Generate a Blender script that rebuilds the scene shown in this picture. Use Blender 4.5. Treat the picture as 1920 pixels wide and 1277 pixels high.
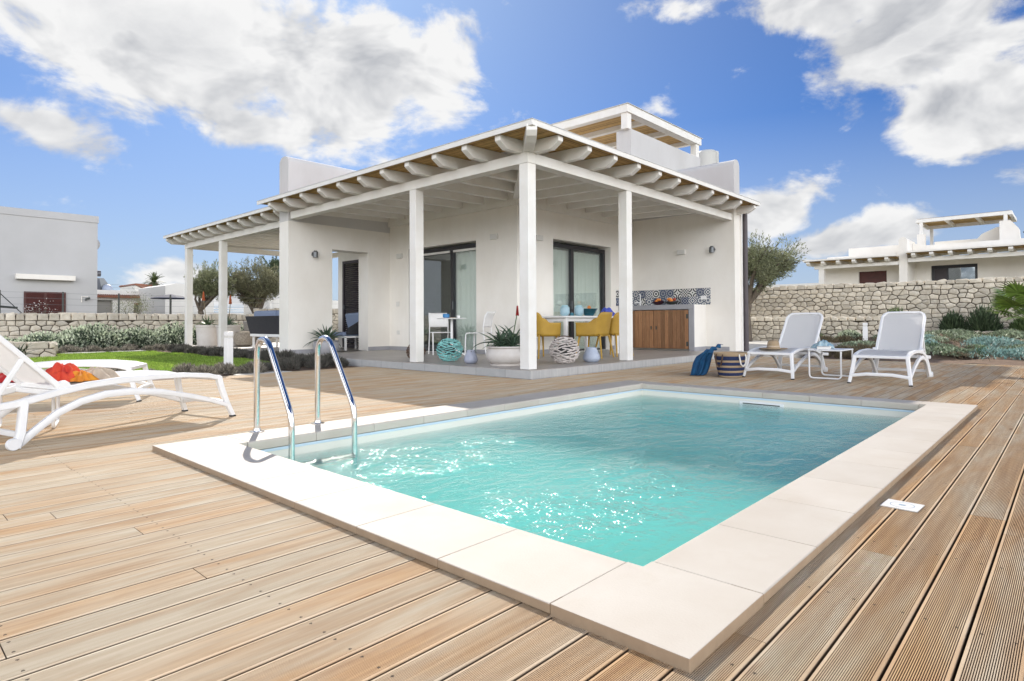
import bpy, bmesh, math, random
import numpy as np
from mathutils import Vector, Matrix
random.seed(7); rng = np.random.default_rng(7)
R = math.radians; PI = math.pi
S = bpy.context.scene; COL = S.collection
for o in list(bpy.data.objects): bpy.data.objects.remove(o)

# ------------------------------------------------------------------ camera
cam = bpy.data.cameras.new('camera'); co = bpy.data.objects.new('camera', cam); COL.objects.link(co)
CAMH = 0.80
yaw, pitch, roll = R(42.678), R(1.0), R(-0.274)
F = Vector((math.cos(yaw)*math.cos(pitch), math.sin(yaw)*math.cos(pitch), math.sin(pitch)))
Rt = Vector((math.sin(yaw), -math.cos(yaw), 0)); Up = Rt.cross(F)
R2 = Rt*math.cos(roll)+Up*math.sin(roll); U2 = -Rt*math.sin(roll)+Up*math.cos(roll)
co.matrix_world = Matrix(((R2.x,U2.x,-F.x,0),(R2.y,U2.y,-F.y,0),(R2.z,U2.z,-F.z,CAMH),(0,0,0,1)))
cam.sensor_width = 36; cam.lens = 1146.06/1920*36
cam.shift_x = 0; cam.shift_y = -(638.5-583.05)/1920
cam.clip_end = 2000; cam.clip_start = 0.02
S.camera = co

# ------------------------------------------------------------------ sun and sky
SUN_AZ, SUN_EL = R(61.0), R(36.6)
sd = Vector((math.cos(SUN_AZ)*math.cos(SUN_EL), math.sin(SUN_AZ)*math.cos(SUN_EL), math.sin(SUN_EL)))
sl = bpy.data.lights.new('sun', 'SUN'); so = bpy.data.objects.new('sun', sl); COL.objects.link(so)
sl.energy = 2.75; sl.angle = R(0.53); sl.color = (1.0, 0.93, 0.83)
so.rotation_euler = sd.to_track_quat('Z', 'Y').to_euler()
S.view_settings.view_transform = 'Standard'; S.view_settings.look = 'None'
S.view_settings.exposure = 1.10; S.view_settings.gamma = 1
SKY_STRENGTH = 0.05
S.cycles.volume_bounces = 8; S.cycles.max_bounces = 16; S.cycles.diffuse_bounces = 6

class NT:
    def __init__(s, tree): s.t = tree; s.n = tree.nodes; s.l = tree.links
    def new(s, typ, **kw):
        n = s.n.new(typ)
        for k, v in kw.items(): setattr(n, k, v)
        return n
    def put(s, inp, v):
        if isinstance(v, bpy.types.NodeSocket): s.l.new(v, inp)
        elif v is not None:
            if isinstance(v, (tuple, list)) and inp.type == 'RGBA' and len(v) == 3: v = (*v, 1)
            inp.default_value = v
    def math(s, op, a, b=None, c=None, clamp=False):
        n = s.new('ShaderNodeMath', operation=op, use_clamp=clamp)
        for i, v in enumerate((a, b, c)):
            if v is not None: s.put(n.inputs[i], v)
        return n.outputs[0]
    def vmath(s, op, a, b=None, out=0):
        n = s.new('ShaderNodeVectorMath', operation=op)
        s.put(n.inputs[0], a)
        if b is not None: s.put(n.inputs[1], b)
        return n.outputs[out]
    def mix(s, f, a, b, blend='MIX'):
        n = s.new('ShaderNodeMix', data_type='RGBA', blend_type=blend)
        s.put(n.inputs[0], f); s.put(n.inputs[6], a); s.put(n.inputs[7], b)
        return n.outputs[2]
    def noise(s, vec, scale=5, detail=3, rough=.5, dist=0, out=0, dim='3D'):
        n = s.new('ShaderNodeTexNoise', noise_dimensions=dim)
        if vec is not None: s.put(n.inputs['Vector'], vec)
        s.put(n.inputs['Scale'], scale); s.put(n.inputs['Detail'], detail); s.put(n.inputs['Roughness'], rough); s.put(n.inputs['Distortion'], dist)
        return n.outputs[out]
    def ramp(s, f, stops, interp='LINEAR'):
        n = s.new('ShaderNodeValToRGB'); cr = n.color_ramp; cr.interpolation = interp
        while len(cr.elements) < len(stops): cr.elements.new(.5)
        for e, (p, c) in zip(cr.elements, stops):
            e.position = p; e.color = (*c, 1) if len(c) == 3 else c
        s.put(n.inputs[0], f); return n.outputs[0]
    def rng(s, v, a, b, c=0., d=1., smooth=False):
        n = s.new('ShaderNodeMapRange', clamp=True)
        if smooth: n.interpolation_type = 'SMOOTHSTEP'
        for i, x in enumerate((v, a, b, c, d)): s.put(n.inputs[i], x)
        return n.outputs[0]
    def scale(s, vec, xyz): return s.vmath('MULTIPLY', vec, xyz)
    def sep(s, v): 
        n = s.new('ShaderNodeSeparateXYZ'); s.put(n.inputs[0], v); return n.outputs
    def comb(s, x, y, z):
        n = s.new('ShaderNodeCombineXYZ')
        for i, v in enumerate((x, y, z)): s.put(n.inputs[i], v)
        return n.outputs[0]

W = bpy.data.worlds.new('World'); S.world = W; W.use_nodes = True
W.node_tree.nodes.clear(); w = NT(W.node_tree)
sky = w.new('ShaderNodeTexSky', sky_type='NISHITA', sun_disc=False)
sky.sun_elevation = SUN_EL; sky.sun_rotation = PI/2 - SUN_AZ; sky.altitude = 50; sky.air_density = 1.0; sky.dust_density = .6; sky.ozone_density = 2.2
tc = w.new('ShaderNodeTexCoord'); D = w.vmath('NORMALIZE', tc.outputs['Generated'])
def dirv(az, el): return Vector((math.cos(R(az))*math.cos(R(el)), math.sin(R(az))*math.cos(R(el)), math.sin(R(el))))
BL = [  # azimuth, elevation, half width, half height, tilt (deg), weight
    (72, 22.5, 13, 7.5, 4, 1.15), (58, 21.5, 11, 7.5, 0, 1.2), (50.5, 21.5, 6, 6, 0, .95), (83, 25, 12, 6, 0, 1.1), (66, 16.5, 8, 3.0, 0, .85), (80.5, 14.2, 6, 2.4, -12, .72),
    (54, 14.4, 6, 1.4, 0, .45), (8, 22, 10, 6.5, 25, 1.1), (6, 15.5, 6, 4.5, 0, 1.05), (15, 25.5, 8, 3.0, -12, .95), (27, 26.5, 6, 2.2, 0, .55), (20, 9.5, 5.5, 3.2, 15, .95), (13, 6.8, 7, 2.0, 10, .9),
    (25, 5.5, 8, 3.0, 0, .62), (72, 4.4, 5, 1.8, 0, .8), (66, 2.5, 9, 1.8, 0, .75), (3.5, 10.8, 3, 1.2, 0, .5), (29.5, 18.0, 3.4, 1.3, -25, .46), (32.5, 17.6, 2.0, .8, -15, .42), (36, 18.6, 1.5, .7, 0, .38),
    (125, 28, 24, 12, 0, 1), (-38, 20, 28, 16, 0, 1.2), (-85, 16, 34, 17, 0, 1.4), (-137, 16, 40, 18, 0, 1.5), (172, 18, 30, 16, 0, 1.3), (-137, 52, 20, 8, 0, .7), (60, 50, 20, 7, 0, .7)]  # out-of-view clouds, mostly behind the camera, added as fill light
acc = None
warp = w.vmath('MULTIPLY', w.vmath('SUBTRACT', w.noise(D, 5.5, 4, .6, out=1), (.5, .5, .5)), (.11, .11, .07))
DW = w.vmath('ADD', D, warp)
for az, el, ra, rb, tilt, wt in BL:
    c = dirv(az, el); T = Vector((math.sin(R(az)), -math.cos(R(az)), 0)); U = T.cross(-c) if False else c.cross(T)*-1
    if U.z < 0: U = -U
    t = T*math.cos(R(tilt))+U*math.sin(R(tilt)); u = U*math.cos(R(tilt))-T*math.sin(R(tilt))
    a = w.vmath('DOT_PRODUCT', DW, tuple(t/math.sin(R(ra))), out=1); b = w.vmath('DOT_PRODUCT', DW, tuple(u/math.sin(R(rb))), out=1)
    back = w.math('MULTIPLY', w.math('MINIMUM', w.vmath('DOT_PRODUCT', D, tuple(c), out=1), 0.0), 40.0)
    L = w.vmath('LENGTH', w.comb(a, b, back), out=1)
    m = w.math('MULTIPLY', w.rng(L, 1.25, 0.1, 0, 1), wt)
    acc = m if acc is None else w.math('SMOOTH_MAX', acc, m, .18)
Dn = w.vmath('MULTIPLY', D, (1, 1, 1.7))
n1 = w.noise(Dn, 7.0, 12, .60, .35); n2 = w.noise(Dn, 24, 8, .62, .2)
fb = w.math('ADD', w.math('MULTIPLY', w.math('SUBTRACT', n1, .5), 1.55), w.math('MULTIPLY', w.math('SUBTRACT', n2, .5), .42))
dens = w.math('ADD', acc, fb)
alpha = w.rng(dens, .30, .62, 0, 1, True)
# cloud tone: self shadowed thick parts are grey, thin rims towards the sun are bright
n1s = w.noise(Dn, 7.0, 4, .55, .35); sunward = w.noise(w.vmath('ADD', Dn, tuple(sd*.045)), 7.0, 4, .55, .35)
lit = w.math('ADD', w.math('MULTIPLY', w.math('SUBTRACT', n1s, sunward), 5.0), .58)
thick = w.rng(dens, .62, 1.45, 0, 1)
tone = w.math('SUBTRACT', w.rng(lit, 0, 1, .68, 1.04), w.math('MULTIPLY', thick, w.rng(n2, .35, .65, .40, .26)))
glow = w.math('POWER', w.math('MAXIMUM', w.vmath('DOT_PRODUCT', D, tuple(sd), out=1), 0.0), 14.0)
tone = w.math('ADD', tone, w.math('MULTIPLY', glow, .10))
cc = w.mix(w.rng(tone, .45, 1.0), (.18, .19, .212), (.43, .43, .43))
skyc = w.mix(1.0, sky.outputs[0], (SKY_STRENGTH*10*.28, SKY_STRENGTH*10*.54, SKY_STRENGTH*10*.95), 'MULTIPLY')   # strength 0.1 x tint
haze_ = w.math('POWER', w.math('MAXIMUM', w.vmath('DOT_PRODUCT', D, tuple(sd), out=1), 0.0), 4.5)
skyc = w.mix(w.math('MULTIPLY', haze_, .34), skyc, (2.25, 2.7, 3.4))
skyc = w.mix(w.math('MULTIPLY', glow, .26), skyc, (3.1, 3.4, 3.9))
el_ = w.sep(D)[2]
skyc = w.mix(w.rng(el_, .30, 0.0, 0, .88), skyc, (2.6, 3.0, 3.6))
front = w.rng(w.vmath('DOT_PRODUCT', D, tuple(sd), out=1), .25, -.35, 10., 62.)      # added gain: unseen clouds opposite the sun brightened to fill the shade
cc10 = w.mix(1.0, cc, w.comb(front, front, front), 'MULTIPLY')
final = w.mix(w.math('MULTIPLY', alpha, w.rng(el_, -.01, .03)), skyc, cc10)
bg = w.new('ShaderNodeBackground'); w.put(bg.inputs[0], final); bg.inputs[1].default_value = 0.1
wo = w.new('ShaderNodeOutputWorld'); w.l.new(bg.outputs[0], wo.inputs[0])

# ------------------------------------------------------------------ materials
MATS = {}
def mat(name, color=(.5,.5,.5), rough=.6, metal=0., vary=.0, vscale=6., bump=0., bscale=60., spec=.5, vcol=None, rnd=0., sub=0., trans=0., alpha=1., stretch=(1,1,1), fn=None, coat=0.):
    """vary: noise between color and vcol;  rnd: per-piece brightness change from the mesh attribute 'rnd'"""
    m = bpy.data.materials.new(name); m.use_nodes = True; MATS[name] = m
    t = NT(m.node_tree); b = t.n['Principled BSDF']; 
    b.inputs['Roughness'].default_value = rough; b.inputs['Metallic'].default_value = metal
    b.inputs['Specular IOR Level'].default_value = spec; b.inputs['Coat Weight'].default_value = coat
    tcn = t.new('ShaderNodeTexCoord'); P = t.vmath('MULTIPLY', tcn.outputs['Object'], stretch)
    c = color if vcol is None and not vary else None
    if c is None:
        v2 = vcol if vcol else tuple(x*(1-vary) for x in color)
        f = t.rng(t.noise(P, vscale, 5, .6), .32, .68)
        c = t.mix(f, color, v2)
    if rnd:
        at = t.new('ShaderNodeAttribute', attribute_name='rnd')
        k = t.rng(at.outputs['Fac'], 0, 1, 1-rnd, 1+rnd*.6)
        c = t.mix(1.0, c if isinstance(c, bpy.types.NodeSocket) else (*c, 1), t.comb(k, k, k), 'MULTIPLY')
    t.put(b.inputs['Base Color'], c)
    if bump:
        bn = t.new('ShaderNodeBump'); bn.inputs['Strength'].default_value = min(1, bump); bn.inputs['Distance'].default_value = .01*max(1, bump)
        t.put(bn.inputs['Height'], t.noise(P, bscale, 4, .6)); t.l.new(bn.outputs[0], b.inputs['Normal'])
    if sub: b.inputs['Subsurface Weight'].default_value = sub; b.inputs['Subsurface Radius'].default_value = (.02,.02,.02)
    if trans:
        tr = t.new('ShaderNodeBsdfTranslucent'); t.put(tr.inputs[0], c)
        ms = t.new('ShaderNodeMixShader'); ms.inputs[0].default_value = trans
        t.l.new(b.outputs[0], ms.inputs[1]); t.l.new(tr.outputs[0], ms.inputs[2]); t.l.new(ms.outputs[0], t.n['Material Output'].inputs[0])
    if fn: fn(t, b, tcn, P)
    return m

mat('plaster', (.84,.815,.765), .85, vcol=(.765,.73,.67), vscale=1.3, stretch=(1,1,.55), bump=.35, bscale=140)
mat('plaster_far', (.76,.745,.71), .85, vcol=(.70,.68,.64), vscale=.7)
mat('plaster_shaded', (.60,.595,.59), .85, vcol=(.52,.51,.50), vscale=1.1, stretch=(1,1,.5), bump=.35, bscale=140)  # same plaster, greyer: shade on fins and parapet put into the colour
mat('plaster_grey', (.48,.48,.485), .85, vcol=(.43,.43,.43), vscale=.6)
mat('white_wood', (.80,.79,.76), .55, vcol=(.74,.72,.67), vscale=3, stretch=(1,1,1), bump=.2, bscale=50)
mat('fascia_metal', (.62,.63,.63), .45, vcol=(.54,.55,.55), vscale=4)
mat('white_plastic', (.80,.80,.80), .42, vcol=(.76,.76,.75), vscale=9)
mat('dark_frame', (.018,.018,.022), .35)
mat('dark_pipe', (.075,.06,.065), .5, vcol=(.055,.045,.05), vscale=8)
mat('louver', (.045,.038,.045), .55)
mat('louver_brown', (.085,.02,.016), .55, vcol=(.06,.015,.012), vscale=5)
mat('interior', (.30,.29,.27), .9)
mat('curtain', (.88,.88,.84), .9)
mat('chrome', (.82,.82,.82), .10, 1.0)
mat('dark_metal', (.05,.055,.05), .5)
mat('black_rubber', (.02,.02,.02), .7)
mat('soil', (.13,.085,.055), .95, vcol=(.22,.15,.10), vscale=9, bump=1, bscale=30)
mat('ground', (.20,.17,.12), .95, vcol=(.12,.13,.06), vscale=.35, bump=.6, bscale=12)
mat('paving', (.55,.53,.49), .8, vcol=(.48,.46,.42), vscale=2.5, bump=.3, bscale=60)
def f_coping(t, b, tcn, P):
    # honed cream top, raw tan outer edge with its shade also put into the colour
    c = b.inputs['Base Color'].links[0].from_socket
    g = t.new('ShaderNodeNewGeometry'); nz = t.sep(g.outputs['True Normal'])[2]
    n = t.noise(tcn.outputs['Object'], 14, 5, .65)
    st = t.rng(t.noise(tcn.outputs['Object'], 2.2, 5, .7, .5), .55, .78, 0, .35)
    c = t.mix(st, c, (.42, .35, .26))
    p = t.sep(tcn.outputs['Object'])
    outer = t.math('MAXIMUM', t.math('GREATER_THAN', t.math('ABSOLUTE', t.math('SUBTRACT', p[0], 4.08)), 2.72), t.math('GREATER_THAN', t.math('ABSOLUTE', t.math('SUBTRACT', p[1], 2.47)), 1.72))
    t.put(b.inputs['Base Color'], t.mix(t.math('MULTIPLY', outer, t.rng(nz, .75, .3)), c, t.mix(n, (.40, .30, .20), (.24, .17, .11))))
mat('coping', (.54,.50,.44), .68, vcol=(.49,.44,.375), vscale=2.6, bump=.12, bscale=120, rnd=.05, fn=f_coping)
mat('mortar', (.07,.058,.042), .95)
mat('terracotta_grout', (.30,.25,.19), .9)
mat('stone', (.74,.68,.57), .92, vcol=(.58,.51,.40), vscale=7, bump=2, bscale=30, rnd=.22)
mat('yellow_plastic', (.46,.28,.035), .5, vcol=(.39,.23,.03), vscale=6, bump=.4, bscale=180)
mat('cushion_brown', (.05,.025,.018), .9)
mat('ceramic_white', (.62,.59,.56), .6, vcol=(.54,.50,.46), vscale=4, bump=.2, bscale=60)
mat('ceramic_blue', (.42,.47,.56), .45, vcol=(.33,.38,.48), vscale=12, bump=.8, bscale=55)
mat('ceramic_rib', (.40,.42,.50), .5, vcol=(.28,.31,.40), vscale=14)
mat('stick_teal', (.28,.58,.56), .8, vcol=(.16,.44,.43), vscale=20, rnd=.35)
mat('stick_white', (.62,.57,.54), .8, vcol=(.50,.45,.42), vscale=20, rnd=.2)
mat('stick_brown', (.22,.13,.08), .85, vcol=(.10,.06,.04), vscale=20, rnd=.4)
mat('leather', (.07,.035,.02), .6)
mat('aloe', (.045,.085,.055), .45, vcol=(.085,.13,.075), vscale=6, rnd=.3, spec=.4)
mat('aloe_light', (.10,.17,.07), .45, vcol=(.06,.11,.05), vscale=6, rnd=.3)
mat('aloe_flower', (.55,.17,.06), .7, vcol=(.40,.09,.04), vscale=30)
mat('red_flower', (.40,.02,.015), .6, vcol=(.25,.01,.01), vscale=40)
mat('bark', (.16,.13,.10), .95, vcol=(.08,.065,.05), vscale=14, bump=1.5, bscale=30, stretch=(1,1,.3))
mat('olive_leaf', (.18,.205,.10), .55, vcol=(.27,.28,.17), vscale=2.5, rnd=.5, trans=.25)
mat('olive_leaf_dark', (.15,.155,.085), .6, vcol=(.23,.22,.13), vscale=2.5, rnd=.5, trans=.22)
mat('pine_leaf', (.05,.075,.035), .7, vcol=(.08,.11,.05), vscale=2, rnd=.5)
mat('palm_leaf', (.07,.10,.035), .55, vcol=(.11,.13,.05), vscale=3, rnd=.45, trans=.15)
mat('fan_leaf', (.13,.22,.035), .45, vcol=(.17,.24,.06), vscale=3, rnd=.6, trans=.15)
mat('grass', (.21,.36,.04), .6, vcol=(.32,.44,.08), vscale=1.2, rnd=.5, trans=.4)
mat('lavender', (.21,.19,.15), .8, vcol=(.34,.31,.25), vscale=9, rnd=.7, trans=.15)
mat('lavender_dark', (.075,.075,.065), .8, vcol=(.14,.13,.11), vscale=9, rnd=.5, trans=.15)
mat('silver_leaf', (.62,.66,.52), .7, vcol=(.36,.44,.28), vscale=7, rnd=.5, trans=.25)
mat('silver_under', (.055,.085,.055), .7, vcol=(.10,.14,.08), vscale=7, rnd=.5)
mat('green_leaf', (.09,.15,.05), .6, vcol=(.14,.20,.07), vscale=5, rnd=.5, trans=.2)
mat('dark_green_leaf', (.05,.085,.04), .6, vcol=(.08,.12,.055), vscale=5, rnd=.5, trans=.1)
mat('succulent', (.34,.39,.27), .55, vcol=(.16,.22,.12), vscale=2.2, rnd=.65)
mat('succulent_blue', (.17,.31,.29), .5, vcol=(.26,.38,.33), vscale=3, rnd=.45)
mat('rosemary', (.10,.085,.05), .8, vcol=(.17,.13,.075), vscale=9, rnd=.5)
mat('dry_stem', (.25,.20,.13), .9)
mat('terracotta', (.32,.13,.075), .8, vcol=(.22,.09,.055), vscale=10, bump=1, bscale=40)
mat('tank', (.50,.50,.48), .6)
mat('solar_glass', (.06,.07,.09), .12)
mat('solar_tank', (.12,.12,.13), .35, .6)
mat('blue_plastic', (.02,.18,.42), .3)
mat('blue_cloth', (.006,.085,.20), .85, vcol=(.008,.05,.13), vscale=12, bump=.6, bscale=60)
mat('turquoise_cloth', (.03,.30,.42), .85)
mat('violet_cloth', (.09,.13,.55), .85, vcol=(.04,.06,.35), vscale=16, bump=.6, bscale=50)
mat('orange_cloth', (.75,.10,.03), .85, vcol=(.60,.04,.03), vscale=9, bump=.6, bscale=60)
mat('yellow_cloth', (.70,.30,.02), .85, vcol=(.65,.18,.02), vscale=12)
mat('red_cloth', (.45,.015,.015), .85, vcol=(.3,.01,.01), vscale=12)
mat('beige_cloth', (.55,.45,.34), .9, vcol=(.45,.36,.27), vscale=12, bump=.5, bscale=80)
mat('straw', (.38,.29,.19), .9, vcol=(.38,.27,.16), vscale=40, bump=.9, bscale=200)
mat('navy_straw', (.012,.022,.075), .9, vcol=(.02,.035,.10), vscale=40, bump=.9, bscale=200)
mat('rope_white', (.70,.68,.63), .9, bump=.5, bscale=200)
mat('glass_teal', (.02,.13,.18), .12, spec=.7)
mat('lantern_lace', (.38,.56,.62), .4, vcol=(.22,.40,.48), vscale=50)
mat('orange_fruit', (.65,.22,.04), .5, bump=.3, bscale=60)
mat('red_fruit', (.35,.05,.02), .4)
mat('dark_fruit', (.06,.02,.035), .35)
mat('counter_grey', (.33,.33,.35), .6, vcol=(.29,.29,.31), vscale=5)
mat('rattan_dark', (.045,.047,.055), .8, vcol=(.02,.02,.025), vscale=30, stretch=(1,1,4), bump=1, bscale=90)
mat('rattan_grey', (.26,.245,.22), .8, vcol=(.16,.15,.14), vscale=40, bump=1, bscale=80)
mat('cushion_blue', (.20,.25,.36), .9, bump=.4, bscale=30)
mat('cushion_pale', (.62,.60,.56), .9, bump=.4, bscale=30)
mat('pouf', (.42,.37,.30), .95, vcol=(.24,.20,.155), vscale=26, bump=2, bscale=30)
mat('paper', (.72,.70,.66), .8)
mat('page_cover', (.10,.22,.33), .5, vcol=(.40,.50,.50), vscale=30)
mat('light_grey_box', (.66,.65,.62), .5)
mat('lamp_metal', (.16,.17,.18), .35, .7)
mat('cactus', (.10,.15,.06), .7)
mat('navy_fabric', (.02,.03,.07), .8)
mat('print_blue', (.25,.35,.45), .5)

def f_sling(t, b, tcn, P):
    x = t.sep(tcn.outputs['Object'])
    g = t.math('MULTIPLY', t.math('SINE', t.math('MULTIPLY', x[0], 1100.)), t.math('SINE', t.math('MULTIPLY', x[1], 1100.)))
    bn = t.new('ShaderNodeBump'); bn.inputs['Strength'].default_value = .3; bn.inputs['Distance'].default_value = .002
    t.put(bn.inputs['Height'], g); t.l.new(bn.outputs[0], b.inputs['Normal'])
mat('sling', (.74,.74,.73), .7, trans=.30, fn=f_sling)

def f_deck(t, b, tcn, P):
    O = tcn.outputs['Object']; x = t.sep(O)
    at = t.new('ShaderNodeAttribute', attribute_name='rnd').outputs['Fac']
    off = t.comb(t.math('MULTIPLY', at, 37.), t.math('MULTIPLY', at, 91.), 0.)
    Q = t.vmath('ADD', O, off)
    grain = t.noise(t.vmath('MULTIPLY', Q, (1.6, 42, 1)), 1.0, 6, .62, .4)
    stain = t.noise(t.vmath('MULTIPLY', Q, (.9, 5.5, 1)), 1.0, 4, .55, .6)
    big = t.noise(t.vmath('MULTIPLY', O, (.35, .5, 1)), 1.0, 3, .5)
    # freshly oiled orange wood towards the right of the pool, bleached grey elsewhere
    right = t.rng(x[1], 1.6, .3, 0, 1)
    o_f = t.rng(t.math('ADD', t.math('ADD', t.math('MULTIPLY', stain, 1.5), t.math('MULTIPLY', at, .20)), t.math('ADD', t.math('MULTIPLY', big, .4), t.math('MULTIPLY', right, .16))), .90, 1.36)
    blot = t.rng(t.noise(t.vmath('MULTIPLY', Q, (2.4, 15, 1)), 1.0, 4, .62, .8), .42, .68, 0, 1)
    pale = t.mix(t.rng(grain, .25, .8), (.60, .525, .405), (.42, .35, .255))
    pale = t.mix(t.math('MULTIPLY', blot, .55), pale, (.40, .29, .18))
    warm = t.mix(t.rng(grain, .3, .7), (.52, .325, .155), (.34, .185, .08))
    c = t.mix(t.math('MULTIPLY', o_f, .85), pale, warm)
    k = t.rng(at, 0, 1, .93, 1.05); c = t.mix(1.0, c, t.comb(k, k, k), 'MULTIPLY')
    # knots
    vo = t.new('ShaderNodeTexVoronoi', feature='F1'); t.put(vo.inputs['Vector'], t.vmath('MULTIPLY', Q, (1.0, 5.5, 0))); vo.inputs['Scale'].default_value = .95
    kn = t.rng(vo.outputs['Distance'], .075, .02, 0, .75)
    c = t.mix(kn, c, (.13, .05, .02))
    fl = t.rng(t.noise(t.vmath('MULTIPLY', Q, (3., 60, 1)), 1.0, 3, .7), .70, .78, 0, .45)
    c = t.mix(fl, c, (.16, .09, .05))
    # screws: two across each board at every joist
    sx = t.math('SUBTRACT', t.math('FRACT', t.math('DIVIDE', x[0], .56)), .5); by = t.math('MULTIPLY', t.math('FRACT', t.math('DIVIDE', t.math('SUBTRACT', x[1], .097), .12)), .12)
    sy = t.math('SUBTRACT', t.math('ABSOLUTE', t.math('SUBTRACT', by, .0567)), .034)
    sc = t.math('LESS_THAN', t.vmath('LENGTH', t.comb(t.math('MULTIPLY', sx, .56), sy, 0.), out=1), .0042)
    c = t.mix(t.math('MULTIPLY', sc, .85), c, (.05, .035, .025))
    # colour darkens towards the bottom of the machined grooves
    t.put(b.inputs['Base Color'], t.mix(t.rng(x[2], -.0010, -.0024, 0, .78), c, (.045, .030, .02)))
    bn = t.new('ShaderNodeBump'); bn.inputs['Strength'].default_value = .35; bn.inputs['Distance'].default_value = .002
    t.put(bn.inputs['Height'], grain); t.l.new(bn.outputs[0], b.inputs['Normal'])
mat('deck_wood', rough=.72, fn=f_deck, spec=.3)

def f_tiles(sx, sy, dark, light, axes=(0,1), joint=.006, bump=.3):
    def g(t, b, tcn, P):
        x = t.sep(tcn.outputs['Object']); ax = (x[axes[0]], x[axes[1]])
        u = t.math('DIVIDE', ax[0], sx); v = t.math('DIVIDE', ax[1], sy)
        fu = t.math('FRACT', u); fv = t.math('FRACT', v)
        ju = t.math('LESS_THAN', fu, joint/sx); jv = t.math('LESS_THAN', fv, joint/sy)
        j = t.math('MAXIMUM', ju, jv)
        cell = t.comb(t.math('FLOOR', u), t.math('FLOOR', v), 0.)
        wn = t.new('ShaderNodeTexWhiteNoise'); t.put(wn.inputs['Vector'], cell)
        n = t.noise(tcn.outputs['Object'], 5, 6, .65, .5)
        c = t.mix(t.rng(t.math('ADD', t.math('MULTIPLY', n, .8), t.math('MULTIPLY', wn.outputs[0], .25)), .3, .75), dark, light)
        t.put(b.inputs['Base Color'], t.mix(j, c, tuple(q*.45 for q in dark)))
    return g
mat('porch_tile', rough=.42, fn=f_tiles(.6, .6, (.34,.31,.28), (.45,.415,.38)))
mat('riser_tile_x', rough=.6, fn=f_tiles(.6, 3, (.36,.37,.37), (.47,.47,.46), axes=(1,2)))
def f_riser(t, b, tcn, P):
    f_tiles(.62, 3, (.34,.34,.34), (.46,.455,.44), axes=(0,2))(t, b, tcn, P)
    c = b.inputs['Base Color'].links[0].from_socket
    st = t.noise(t.vmath('MULTIPLY', tcn.outputs['Object'], (26, 1, 1.2)), 1.0, 3, .6)
    t.put(b.inputs['Base Color'], t.mix(t.rng(st, .35, .75, 0, .55), c, (.56,.55,.52)))
mat('riser_tile_y', rough=.6, fn=f_riser)

def f_cane(t, b, tcn, P):
    at = t.new('ShaderNodeAttribute', attribute_name='rnd').outputs['Fac']
    O = tcn.outputs['Object']
    n = t.noise(O, 9, 5, .6)
    c = t.ramp(t.math('ADD', t.math('MULTIPLY', at, .6), t.math('MULTIPLY', n, .45)), [(.1, (.13,.075,.03)), (.45, (.40,.26,.10)), (.85, (.62,.43,.19))])
    t.put(b.inputs['Base Color'], c)
mat('cane', rough=.65, fn=f_cane)

def f_wooddoor(t, b, tcn, P):
    x = t.sep(tcn.outputs['Object'])
    pl = t.math('FLOOR', t.math('DIVIDE', x[1], .098)); fr = t.math('FRACT', t.math('DIVIDE', x[1], .098))
    wn = t.new('ShaderNodeTexWhiteNoise', noise_dimensions='1D'); t.put(wn.inputs['W'], pl)
    gr = t.noise(t.vmath('ADD', t.vmath('MULTIPLY', tcn.outputs['Object'], (1, 55, 3.5)), t.comb(0., t.math('MULTIPLY', wn.outputs[0], 50.), 0.)), 1.0, 5, .6, 1.0)
    c = t.mix(t.rng(gr, .3, .7), (.20,.085,.035), (.36,.19,.09))
    k = t.rng(wn.outputs[0], 0, 1, .6, 1.25); c = t.mix(1.0, c, t.comb(k, k, k), 'MULTIPLY')
    vo = t.new('ShaderNodeTexVoronoi'); t.put(vo.inputs['Vector'], t.vmath('MULTIPLY', tcn.outputs['Object'], (0, 6, 4)))
    c = t.mix(t.rng(vo.outputs['Distance'], .16, .05, 0, .8), c, (.06,.02,.01))
    c = t.mix(t.math('LESS_THAN', fr, .05), c, (.04,.02,.01))
    t.put(b.inputs['Base Color'], c)
mat('plank_door', rough=.6, fn=f_wooddoor)

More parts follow.
